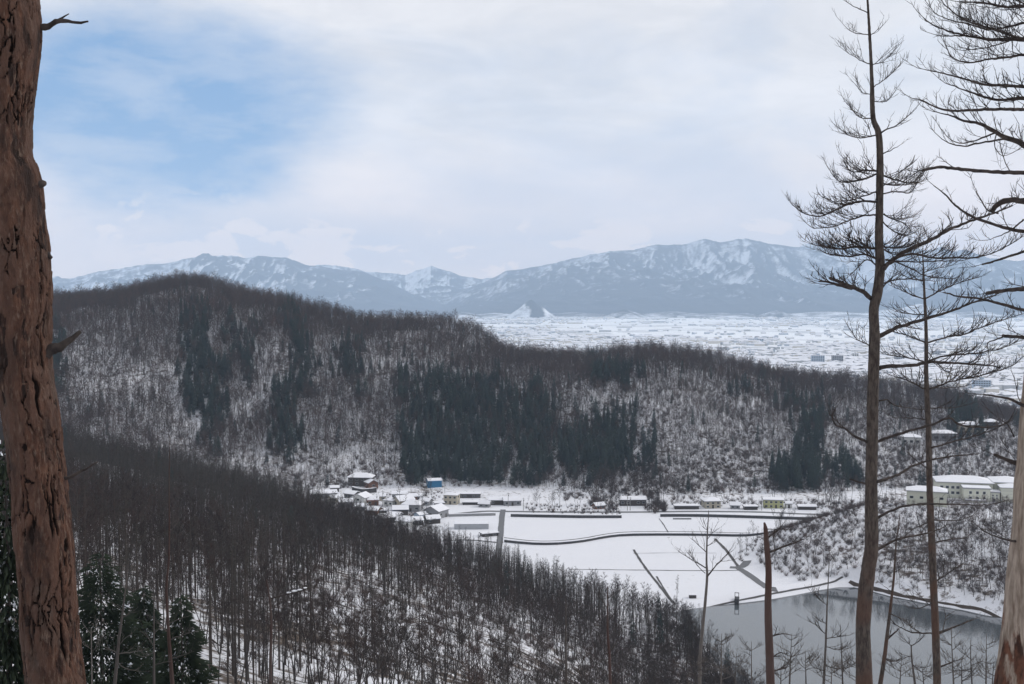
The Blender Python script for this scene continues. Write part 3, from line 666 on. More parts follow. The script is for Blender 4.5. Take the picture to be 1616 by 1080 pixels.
# sluice on the bank of the pond
p = PZ(1163, 945, .6); r = empty('sluice_gate', p, R_(-14)); tag(r, 'small dark sluice gate on the snowy pond bank', 'sluice')
MB().box(-.8, .8, -2.4, 1.4, -1.4, .5).build('base', 'stone', r); 
for sx in (-.7, .7): MB().box(sx - .1, sx + .1, -1.1, -.9, .502, 2.4).build('post', 'wall_dark', r)
MB().box(-.85, .85, -1.12, -.88, 2.402, 2.6).build('crossbeam', 'wall_dark', r)
p = PZ(1093, 944, 0); r = empty('field_hut', (p[0], p[1], H1(p[0], p[1]))); tag(r, 'tiny dark pump hut beside the dam track', 'hut')
MB().box(-1.3, 1.3, -.9, .9, -.3, 1.3).build('wall', 'wall_dark', r); MB().box(-1.5, 1.5, -1.1, 1.1, 1.302, 1.5).build('roof', 'snow', r)

# ------------------------------------------------------------------ the town on the plain
TOWN_W = ['town_pale', 'town_white', 'town_blue_grey', 'town_cream', 'town_grey']
def town_mesh(k):
    b = MB(); w, d, h = ((10, 8, 5.5), (14, 9, 6), (9, 9, 6.5), (22, 12, 7), (8, 7, 3.5), (30, 14, 8))[k % 6]; b.box(-w/2, w/2, -d/2, d/2, -1, h)
    (gable if k % 3 else hip)(b, w, d, h + .02, 1.8, .6, .35, 1); return b
tm = []
for k in range(10): o = town_mesh(k).build('town_house', [TOWN_W[k % 5], 'snow'], None, False, False); tm.append(o.data); bpy.data.objects.remove(o)
cand = []
for i in range(26000):
    u, v = random.uniform(700, 1640), 502 + (random.random() ** 1.25) * 150; D = 155 * F / (v - 470)
    if D < 1450 or D > 8800: continue
    x, y = (u - 808) / F * D, D
    dens = .12 + 1.5 * float(sstep(fbm(np.array([x / 420.]), np.array([y / 700.]), 3, 77), .42, .62)[0])
    if random.random() > dens * .42: continue
    cand.append((D, x, y, random.randrange(10), random.uniform(-.3, .3) + random.choice((0, 1.57)), random.uniform(.8, 1.25)))
cand.sort()
xx = np.array([c[1] for c in cand]); yy = np.array([c[2] for c in cand]); sk_u, sk_v = proj(xx, yy, np.full(len(xx), -34.0))
rv = np.interp(sk_u, [q[0] for q in RIDGE], [q[1] for q in RIDGE]); vis = sk_v < rv + 2
near = [c for c, q in zip(cand, vis) if q]; ind, rest = near[:290], near[290:]
for D, x, y, k, a, s in ind:
    o = bpy.data.objects.new('town_house', tm[k]); COL.objects.link(o); o.location = (x, y, min(H1(x, y), -20) - .15); o.rotation_euler = (0, 0, a); o.scale = (s, s, s)
    tag(o, f"{('pale', 'white', 'blue grey', 'cream', 'grey')[k % 5]} walled {('house', 'wide house', 'square house', 'long hall', 'hut', 'large hall')[k % 6]} with snowy {'ridged' if k % 3 else 'hipped'} roof in the town behind the ridge", 'house', 'town houses on the plain')
def town_rest():
    V, Fc, Mi = [], [], []; base = [(np.array([v.co[:] for v in m.vertices]), [list(p.vertices) for p in m.polygons], [p.material_index for p in m.polygons]) for m in tm]
    n = 0; tint = [0, 1, 2, 3, 4]
    for D, x, y, k, a, s in rest:
        bv, bf, bm = base[k]; ca, sa = math.cos(a) * s, math.sin(a) * s; st = (1 + D / 9000) * random.uniform(.6, 1.6)
        V.append(np.stack((bv[:, 0] * ca * st - bv[:, 1] * sa + x, bv[:, 0] * sa + bv[:, 1] * ca + y, bv[:, 2] * s - 40.15), 1))
        Fc += [[i + n for i in f] for f in bf]; w = random.randrange(5); Mi += [5 if m else w for m in bm]; n += len(bv)
    o = mesh_obj('town', np.concatenate(V), Fc, TOWN_W + ['snow']); o.data.polygons.foreach_set('material_index', Mi)
    tag(o, 'distant town of countless snowy roofs spread over the plain', kind='stuff')
town_rest()
def tower(u, v, wpx, hpx, label, wall, cols, rows):
    D = 155 * F / (v - 470); x = (u - 808) / F * D; w, h = wpx * D / F, hpx * D / F; d = w * .5; r = empty('apartment_block', (x, D, -40.15), R_(random.uniform(-14, 14))); tag(r, label, 'building')
    MB().box(-w/2, w/2, -d/2, d/2, -1, h).build('wall', wall, r); MB().box(-w/2 - .3, w/2 + .3, -d/2 - .3, d/2 + .3, h + .01, h + 1.2).build('roof', 'snow', r)
    MB().box(-w*.1, w*.15, -d*.2, d*.2, h + 1.21, h + 4).build('lift_house', wall, r)
    for i in range(cols):
        for j in range(rows):
            a = -w/2 + w * (i + .5) / cols; z = h * (j + .6) / rows; MB().box(a - w/cols*.3, a + w/cols*.3, -d/2 - .1, -d/2 - .004, z - h/rows*.25, z + h/rows*.25).build('window', 'window_glass', r)
tower(1291, 578, 20, 17, 'tall pale blue apartment block above the ridge trees', 'wall_pale_blue', 6, 7)
tower(1322, 576, 17, 15, 'tall grey apartment block next to the pale blue one', 'wall_grey', 5, 6)
tower(1193, 541, 22, 6, 'wide blue grey factory block far out in the town', 'wall_pale_blue', 6, 2)
tower(1550, 618, 26, 18, 'broad grey apartment block behind the pine branches', 'wall_pale_blue', 7, 5)
tower(1420, 572, 14, 10, 'mid sized grey block far behind the pines', 'wall_grey', 4, 4)
tower(1588, 590, 30, 9, 'low wide pale building near the far town edge', 'wall_white', 7, 3)
tower(1350, 567, 10, 9, 'slim pale block beyond the grey apartment block', 'wall_white', 3, 4)
tower(1480, 560, 22, 6, 'long low grey hall in the middle of the town', 'wall_grey', 5, 2)

# ------------------------------------------------------------------ tree shapes
def rot_about(v, ax, a):
    ax = ax / (np.linalg.norm(ax) + 1e-9); return v * math.cos(a) + np.cross(ax, v) * math.sin(a) + ax * np.dot(ax, v) * (1 - math.cos(a))
def rnd3(): v = np.array([random.gauss(0, 1) for _ in range(3)]); return v / np.linalg.norm(v)
def unit(v): return v / (np.linalg.norm(v) + 1e-9)
def make_bare(Ht, spread, nl, low, seed, r0=.10, twig=.016, nt=5, upr=(.5, 1.15)):
    random.seed(seed); tr = MB(); cr = MB(); p = np.array((0, 0, -.6)); d = np.array((random.gauss(0, .05), random.gauss(0, .05), 1.)); pts = [p]; n = 9
    for i in range(n): d = unit(d + np.array((random.gauss(0, .06), random.gauss(0, .06), .05))); p = p + d * (Ht + .6) / n; pts.append(p)
    rad = [r0 * (1 - .93 * i / n) + .008 for i in range(n + 1)]; tr.tube(pts, rad, 5)
    for k in range(nl):
        t = low + (1 - low) * (k + random.random()) / nl; i = min(int(t * n), n - 1); q = pts[i] + (pts[i + 1] - pts[i]) * (t * n - i)
        az = k * 2.4 + random.uniform(-.5, .5); up = random.uniform(*upr); L = spread * (1.15 - .65 * (t - low) / (1 - low)) * random.uniform(.7, 1.15)
        d = unit(np.array((math.cos(az), math.sin(az), up))); lp = [q]
        for j in range(3): d = unit(d + .22 * rnd3() + np.array((0, 0, .16))); lp.append(lp[-1] + d * L / 3)
        rr = rad[i] * .5 + .012; cr.tube(lp, [rr, rr * .7, rr * .45, .008], 3, False)
        for s in range(5):
            a = random.uniform(.25, 1) * 2.98; j = int(a); q2 = lp[j] + (lp[j + 1] - lp[j]) * (a - j); d2 = unit(unit(lp[j + 1] - lp[j]) + .75 * rnd3() + np.array((0, 0, .25)))
            L2 = L * random.uniform(.25, .5); e = q2 + d2 * L2; cr.cone(q2, e, twig * 1.3)
            for w in range(nt):
                q3 = q2 + (e - q2) * random.uniform(.2, 1); d3 = unit(d2 + .8 * rnd3() + np.array((0, 0, .3))); cr.cone(q3, q3 + d3 * random.uniform(.4, .95), twig)
    return tr, cr
def make_larch(Ht, seed, R=1.9):
    random.seed(seed); tr = MB(); cr = MB(); tr.tube([(0, 0, -.6), (.03, 0, Ht * .5), (0, .03, Ht)], [.15, .10, .012], 5); z = Ht * random.uniform(.28, .4); az = 0
    while z < Ht * .98:
        f = 1 - (z - Ht * .25) / (Ht * .75)
        for k in range(3):
            az += 2.2 + random.uniform(-.3, .3); L = R * (f ** .8 + .08) * random.uniform(.55, 1.1); d = np.array((math.cos(az), math.sin(az), random.uniform(-.12, .3))); q = np.array((0, 0, z + random.uniform(-.15, .15))); e = q + d * L
            cr.cone(q, e, .022)
            for w in range(6): q3 = q + (e - q) * random.uniform(.25, 1); d3 = unit(d + .8 * rnd3() + np.array((0, 0, -.12))); cr.cone(q3, q3 + d3 * random.uniform(.25, .6), .015)
        z += random.uniform(.35, .6)
    return tr, cr
def make_cedar(Ht, R, seed, n=850, low=.12, size=.5, slim=1.0):
    random.seed(seed); tr = MB(); cr = MB(); tr.tube([(0, 0, -.6), (0, 0, Ht * .96)], [.19, .02], 5)
    lob = [(random.uniform(0, 6.28), random.uniform(.1, .35), random.uniform(2, 5)) for _ in range(4)]
    for i in range(n):
        t = low + (1 - low) * (1 - math.sqrt(random.random()) ) ; f = (1 - (t - low) / (1 - low)) ** .8; az = random.uniform(0, 6.28)
        rr = R * (f * (.78 + .22 * math.sin(t * 34 + lob[0][0])) + .04) * random.uniform(.45, 1.05) * (1 + sum(a * math.sin(p + az * int(q)) for p, a, q in lob) * .35)
        q = np.array((math.cos(az) * rr, math.sin(az) * rr, Ht * t)); o = np.array((math.cos(az), math.sin(az), random.uniform(-.45, .25)))
        s = size * random.uniform(.6, 1.3); sd = unit(np.cross(o, (0, 0, 1.)) + .3 * rnd3()); k = len(cr.v)
        cr.v += [tuple(q - sd * s * .5 * slim), tuple(q + o * s), tuple(q + sd * s * .5 * slim), tuple(q + np.array((0, 0, s * .35)))]
        cr.face([k, k + 1, k + 3]); cr.face([k + 1, k + 2, k + 3]); cr.face([k, k + 2, k + 1])
    return tr, cr
def make_shrub(Ht, seed, n=46):
    random.seed(seed); b = MB()
    for i in range(n):
        a = random.uniform(0, 6.28); d = unit(np.array((math.cos(a) * .7, math.sin(a) * .7, random.uniform(.6, 1.6)))); L = Ht * random.uniform(.5, 1.1); q = np.array((random.gauss(0, .25), random.gauss(0, .25), -.1)); e = q + d * L; b.cone(q, e, .02)
        for w in range(5): q3 = q + (e - q) * random.uniform(.3, 1); b.cone(q3, q3 + unit(d + .8 * rnd3()) * random.uniform(.3, .7), .014)
    return b

# ------------------------------------------------------------------ where the trees stand
def jitter_grid(x0, x1, y0, y1, sp):
    xs, ys = np.meshgrid(np.arange(x0, x1, sp), np.arange(y0, y1, sp)); xs = xs + rng.uniform(-.5, .5, xs.shape) * sp; ys = ys + rng.uniform(-.5, .5, ys.shape) * sp
    return xs.ravel(), ys.ravel()
CEDAR_P = [[(283,500),(300,472),(320,490),(352,630),(348,690),(318,692),(300,640),(284,560)], [(373,520),(386,512),(400,530),(400,605),(378,610)],
    [(440,488),(470,486),(480,525),(506,565),(503,605),(478,612),(474,700),(456,722),(438,715),(430,615),(462,590),(455,530)], [(528,540),(572,540),(578,600),(530,604)],
    [(622,592),(700,582),(790,598),(803,690),(792,768),(728,770),(722,748),(640,742),(634,660)], [(808,622),(850,610),(882,650),(872,742),(812,742)], [(888,690),(930,650),(1003,638),(1004,720),(985,752),(890,744)],
    [(918,572),(950,580),(1008,580),(1008,606),(940,606)], [(1260,640),(1300,638),(1308,700),(1264,704)], [(1216,716),(1262,716),(1300,700),(1300,768),(1220,768)], [(1308,716),(1352,722),(1352,764),(1310,764)],
    [(1238,622),(1252,622),(1252,662),(1240,662)], [(352,490),(378,492),(376,530),(356,530)], [(60,510),(104,520),(100,606),(60,606)], [(1010,680),(1034,680),(1034,730),(1012,730)], [(336,560),(356,570),(360,640),(344,640)], [(1160,604),(1178,596),(1180,620),(1162,620)], [(1490,690),(1545,690),(1540,640),(1500,640)]]
UNWOOD = [[(400,742),(620,752),(790,772),(1000,782),(1310,782),(1310,812),(1190,880),(1240,940),(1070,960),(1000,905),(860,885),(690,856),(560,830),(420,790)]]
HU = np.array([q[0] for q in RIDGE], float); HD = np.array([q[2] for q in RIDGE], float)
def spots():
    bare, larch, cedar, shrub, hill = [], [], [], [], []
    # the wooded hill
    x, y = jitter_grid(-560, 560, 600, 1040, 2.6); z = height(x, y); u, v = proj(x, y, z); um, vm = proj(x, y, z + 6)
    crest = np.interp(u, HU, HD); ok = (y > 640) & (y < crest + 28) & (u > -140) & (u < 1760) & (z > 1.2)
    inc = np.zeros(len(x), bool)
    um = um + 44 * (fbm(x / 11, y / 11, 2, 44) - .5); vm = vm + 60 * (fbm(x / 9, y / 9, 2, 45) - .5)
    for P in CEDAR_P: inc |= inpoly(um, vm, P)
    bare_open = sstep(fbm(x / 26, y / 60, 3, 91), .40, .62)                        # clearings run down the slope
    scrub = sstep(u, 860, 1000) * (1 - sstep(v, 590, 560)) * (y < crest - 60)
    top = sstep(y, crest - 160, crest - 20)
    foot = 1 - sstep(z, 6, 22)
    left = (1 - sstep(u, 180, 560)) * sstep(v, 520, 600)
    pr = np.clip(.70 + .3 * bare_open + .22 * top - .30 * foot - .18 * left, .08, 1) * (1 - .25 * sstep(y, crest - 40, crest - 10))
    rr = rng.random(len(x)); keep = ok & (rr < pr)
    sv = (1 - .24 * scrub) * np.where(y > crest - 45, rng.uniform(.75, 1.3, len(x)), 1)
    for i in np.flatnonzero(ok):
        if inc[i] and rr[i] < .46: cedar.append((x[i], y[i], z[i], rng.uniform(.42, 1.12) * (.85 if y[i] > crest[i] - 25 else 1)))
        elif keep[i]:
            if rng.random() < .012: cedar.append((x[i], y[i], z[i], rng.uniform(.5, .95)))
            else: hill.append((x[i], y[i], z[i], rng.uniform(.6, 1.05) * sv[i] * (1 - .25 * foot[i])))
        elif rng.random() < .15 + .8 * scrub[i] + .45 * foot[i]: shrub.append((x[i], y[i], z[i], rng.uniform(.7, 1.9)))
    # the near spur and the slope below the camera
    x, y = jitter_grid(-330, 170, 95, 600, 2.7); z = height(x, y); u, v = proj(x, y, z); dF = polydist(x, y, FIELD, True); inF = inpoly(x, y, FIELD)
    dP = polydist(x, y, POND, True); inP = inpoly(x, y, POND); r = np.hypot(x, y)
    edge = np.interp(y, [280, 345, 370, 400, 440, 480, 520, 560, 600], [92, 74, 66, 48, -12, -58, -95, -150, -190])
    ok = (u > -130) & (u < 1700) & ~inF & (dF > 3) & ~inP & (dP > 1) & (x < edge + rng.uniform(-8, 5, len(x))) & (z > -.4)
    ok &= ~((y > 545) & (u > 500)); lar = sstep(fbm(x / 50, y / 50, 3, 55) + .16 * sstep(r, 330, 430) - .10 * sstep(u, 700, 950), .49, .58)
    thin = np.where((v > 930) & (u > 400) & (u < 960), .5 + .4 * (fbm(x / 22, y / 22, 2, 5) > .5), .78)
    glade = np.exp(-(((u - 640) - (v - 990) * 1.9) / 150) ** 2) * (v > 915) * (v < 1120)
    thin = thin - .5 * glade
    nearc = ((u > 110) & (u < 200) & (v > 985) & (v < 1200)) | ((u > 235) & (u < 330) & (v > 1020) & (v < 1220))
    rr = rng.random(len(x))
    for i in np.flatnonzero(ok):
        if nearc[i]: continue
        q = (x[i], y[i], z[i])
        if r[i] > 390 and u[i] > 560 and u[i] < 1000 and rr[i] < .035: cedar.append((*q, rng.uniform(.45, .8)))
        elif r[i] > 330 and rr[i] > .988: cedar.append((*q, rng.uniform(.5, .85)))
        elif rr[i] < thin[i]:
            if rng.random() < lar[i] * (.9 if r[i] > 300 else .35): larch.append((*q, rng.uniform(.7, 1.05)))
            else: bare.append((*q, rng.uniform(.6, 1.0)))
        elif rng.random() < .3: shrub.append((*q, rng.uniform(.6, 1.2)))
    # the knoll right of the pond, the school grounds, pond shore
    x, y = jitter_grid(90, 330, 390, 720, 2.5); z = height(x, y); u, v = proj(x, y, z); dP = polydist(x, y, POND, True); inP = inpoly(x, y, POND); dF = polydist(x, y, FIELD, True); inF = inpoly(x, y, FIELD)
    ok = ~inP & (dP > 4) & ~inF & (dF > 5) & (z > 1.2) & (y < 640) & (u > 1160) & (u < 1760) & ~((y > 565) & (u > 1400) & (u < 1640))
    kn = sstep(u, 1350, 1450); rr = rng.random(len(x)); ok &= ~((y > 520) & (u > 1400) & (rr > .3))
    for i in np.flatnonzero(ok):
        q = (x[i], y[i], z[i])
        if rr[i] < .14 + .42 * kn[i]: hill.append((*q, rng.uniform(.42, .82) * (1 - .55 * (y[i] > 492))))
        elif rr[i] < .86: shrub.append((*q, rng.uniform(.6, 1.5)))
    # hedges and scrub at the hill foot and between the houses
    for a, b, n, s in (((560,800),(700,812),60,.9),((830,800),(980,804),110,.8),((960,800),(975,800),10,1.2),((1018,800),(1040,803),24,1.3),((1060,790),(1330,796),150,1.1),((890,782),(1120,772),160,1.1),((500,790),(700,780),90,.9),((1000,765),(1230,752),120,1.0),((1300,800),(1420,790),60,1.2),((620,790),(680,830),60,.9),((1165,880),(1250,845),70,.7),((930,790),(970,798),40,1.5),((1020,780),(1050,800),40,1.5)):
        for k in range(int(n * 1.7)):
            t = rng.random(); uu = a[0] + (b[0] - a[0]) * t; vv = a[1] + (b[1] - a[1]) * t + rng.uniform(-8, 5); p = PZ(uu, vv, 1.5); zz = H1(p[0], p[1])
            (shrub if rng.random() < .8 else bare).append((p[0], p[1], zz, s * rng.uniform(.6, 1.2) * (1 if rng.random() < .8 else .5)))
    # thicket along the pond's wooded side
    for k in range(420):
        yy = rng.uniform(285, 400); xx = np.interp(yy, [284, 300, 345, 390, 400], [88, 70, 62, 62, 58]) - abs(rng.normal(0, 7)); zz = H1(xx, yy)
        if zz > -.9: (bare if k % 3 else shrub).append((xx, yy, zz, rng.uniform(.45, .8) if k % 3 else rng.uniform(.8, 1.5)))
    return bare, larch, cedar, shrub, hill
BARE, LARCH, CEDAR, SHRUB, HILL = spots()
HOUSES = np.array([o.matrix_basis.translation[:2] for o in COL.objects if o.get('category') in ('house', 'shed', 'school', 'hall', 'greenhouse', 'shelter')])
def clear(lst, d):
    a = np.array([q[:2] for q in lst]); h = HOUSES[(HOUSES[:, 1] < 900)]; m = np.ones(len(a), bool)
    for q in h: m &= np.hypot(a[:, 0] - q[0], a[:, 1] - q[1]) > d
    return [q for q, k in zip(lst, m) if k]
BARE, LARCH, CEDAR, SHRUB = clear(BARE, 8), clear(LARCH, 8), clear(CEDAR, 8), clear(SHRUB, 6); HILL = clear(HILL, 9)

def instancer(name, pts, protos, label):
    """one object whose points carry copies of the tree shapes (for the trees nobody could count)"""
    a = np.array(pts, float); n = len(a); me = bpy.data.meshes.new(name); me.vertices.add(n); me.vertices.foreach_set('co', a[:, :3].astype(np.float32).ravel())
    at = me.attributes.new('scl', 'FLOAT', 'POINT'); at.data.foreach_set('value', a[:, 3].astype(np.float32))
    at = me.attributes.new('spin', 'FLOAT_VECTOR', 'POINT'); e = np.zeros((n, 3), np.float32); e[:, :2] = rng.normal(0, .045, (n, 2)); e[:, 2] = rng.uniform(0, 6.28, n); at.data.foreach_set('vector', e.ravel())
    at = me.attributes.new('pick', 'INT', 'POINT'); at.data.foreach_set('value', rng.integers(0, len(protos), n).astype(np.int32))
    o = bpy.data.objects.new(name, me); COL.objects.link(o); g = bpy.data.node_groups.new(name + '_nodes', 'GeometryNodeTree')
    g.interface.new_socket('Geometry', in_out='INPUT', socket_type='NodeSocketGeometry'); g.interface.new_socket('Geometry', in_out='OUTPUT', socket_type='NodeSocketGeometry')
    N, Lk = g.nodes, g.links; gi, go = N.new('NodeGroupInput'), N.new('NodeGroupOutput'); allj = N.new('GeometryNodeJoinGeometry')
    def attr(nm, typ): q = N.new('GeometryNodeInputNamedAttribute'); q.data_type = typ; q.inputs[0].default_value = nm; return q.outputs[0]
    scl, spin, pick = attr('scl', 'FLOAT'), attr('spin', 'FLOAT_VECTOR'), attr('pick', 'INT')
    for k, parts in enumerate(protos):
        j = N.new('GeometryNodeJoinGeometry')
        for ob in parts:
            oi = N.new('GeometryNodeObjectInfo'); oi.transform_space = 'ORIGINAL'; oi.inputs['Object'].default_value = ob; Lk.new(oi.outputs['Geometry'], j.inputs[0])
        eq = N.new('FunctionNodeCompare'); eq.data_type = 'INT'; eq.operation = 'EQUAL'; Lk.new(pick, eq.inputs[2]); eq.inputs[3].default_value = k
        ip = N.new('GeometryNodeInstanceOnPoints'); Lk.new(gi.outputs[0], ip.inputs['Points']); Lk.new(eq.outputs[0], ip.inputs['Selection']); Lk.new(j.outputs[0], ip.inputs['Instance']); Lk.new(spin, ip.inputs['Rotation']); Lk.new(scl, ip.inputs['Scale']); Lk.new(ip.outputs[0], allj.inputs[0])
    Lk.new(allj.outputs[0], go.inputs[0]); md = o.modifiers.new('scatter', 'NODES'); md.node_group = g
    return tag(o, label, kind='stuff')
def bare_label(q):
    u, v = proj(q[0], q[1], q[2]); s = 'tall' if q[3] > .86 else ('middling' if q[3] > .72 else 'short')
    w = 'beside the snow flecked evergreens' if u < 400 else ('on the snowy glade' if u < 760 else ('in the brown thicket' if u < 1010 else 'on the slope above the pond'))
    return f'{s} leafless brown tree {w} of the near slope'
def larch_label(q):
    u, v = proj(q[0], q[1], q[2]); s = 'tall' if q[3] > .93 else ('middling' if q[3] > .8 else 'short')
    w = 'behind the thick red trunk' if u < 300 else ('above the village' if u < 620 else 'near the field edge')
    return f'{s} straight bare larch with level branches {w}'
def cedar_label(q):
    u, v = proj(q[0], q[1], q[2]); s = 'tall' if q[3] > 1.0 else ('middling' if q[3] > .8 else 'short')
    if q[1] < 600: return f'{s} dark conifer among bare trees at the edge of the fields'
    w = 'in the upper block of the wooded hill' if u < 560 else ('in the great block above the blue shed' if u < 805 else ('in the block behind the long dark house' if u < 1060 else 'in the block behind the yellow house'))
    return f'{s} dark conifer {w}'
def plant_kind(name, lst, makers, mats, label_of, cat, group, stuff_name, stuff_label, nind=290):
    lst = sorted(lst, key=lambda q: math.hypot(q[0], q[1])); a = np.array(lst); u, v = proj(a[:, 0], a[:, 1], a[:, 2] + 10 * a[:, 3]); seen = (u > 100) & (u < 1610) & (v < 1070)
    ind = [q for q, k in zip(lst, seen) if k][:nind]; s_ = set(map(id, ind)); rest = [q for q in lst if id(q) not in s_]; shapes = []; protos = []
    for i, q in enumerate(ind):
        r = empty(name, q[:3], random.uniform(0, 6.28)); r.scale = (q[3],) * 3; tag(r, label_of(q), cat, group)
        if i < len(makers):
            tr, cr = makers[i](); t = tr.build('trunk', mats[0], r); c = cr.build('crown', mats[1], r); shapes.append((t.data, c.data)); protos.append((t, c))
        else:
            for nm, me in zip(('trunk', 'crown'), shapes[random.randrange(len(shapes))]): o = bpy.data.objects.new(nm, me); COL.objects.link(o); o.parent = r
    if rest: instancer(stuff_name, rest, protos, stuff_label)
    return protos
hill_mk = [(lambda s=s, h=h, w=w, n=n, lo=lo: make_bare(h, w, n, lo, s, .17, .026, 4, (.15, .95))) for s, h, w, n, lo in ((31,12.5,3.6,16,.36),(32,14,2.9,16,.45),(33,11,4.0,17,.3),(34,13,3.4,16,.42),(35,12,2.7,15,.4),(36,10,3.9,17,.28))]
bare_mk = [(lambda s=s, h=h, w=w, n=n, lo=lo: make_bare(h, w, n, lo, s, .095, .018, 5)) for s, h, w, n, lo in ((1,12.5,2.7,14,.4),(2,14,2.2,13,.5),(3,11,3.2,15,.34),(4,13.5,2.3,13,.5),(5,12,2.0,12,.45),(6,10,3.0,14,.3),(8,14.5,2.5,13,.55),(9,12,2.4,13,.38))]
larch_mk = [(lambda s=s, h=h, R=R: make_larch(h, s, R)) for s, h, R in ((11,14,1.9),(12,15.5,1.7),(13,13,2.1),(14,14.5,1.6),(15,12,1.8))]
cedar_mk = [(lambda s=s, h=h, R=R: make_cedar(h, R, s)) for s, h, R in ((21,15,2.3),(22,17,2.5),(23,14,2.1),(24,16,2.0),(25,12.5,2.4))]
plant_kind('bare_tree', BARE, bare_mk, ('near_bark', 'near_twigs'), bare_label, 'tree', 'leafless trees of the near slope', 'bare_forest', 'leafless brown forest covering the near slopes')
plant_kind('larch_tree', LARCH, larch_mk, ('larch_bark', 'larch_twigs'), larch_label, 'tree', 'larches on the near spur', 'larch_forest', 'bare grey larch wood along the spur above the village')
plant_kind('cedar_tree', CEDAR, cedar_mk, ('larch_bark', 'cedar_needles'), cedar_label, 'tree', 'dark conifers of the hill', 'cedar_forest', 'dark planted conifer blocks on the wooded hill')
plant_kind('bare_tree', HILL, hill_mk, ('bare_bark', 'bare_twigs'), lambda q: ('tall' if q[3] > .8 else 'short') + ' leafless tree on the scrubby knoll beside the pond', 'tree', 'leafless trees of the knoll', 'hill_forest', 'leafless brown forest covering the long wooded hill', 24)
random.seed(99)
def shrubs():
    lst = sorted(SHRUB, key=lambda q: q[1]); protos = []
    for k in range(4):
        q = lst[k * 7]; o = make_shrub(2.2, 60 + k).build('shrub', 'bare_twigs'); o.location = q[:3]; o.scale = (q[3],) * 3
        tag(o, 'small leafless shrub poking through the near snow', 'shrub', 'leafless shrubs'); protos.append((o,))
    instancer('undergrowth', lst, protos, 'low leafless brush scattered over the snowy slopes')
shrubs()

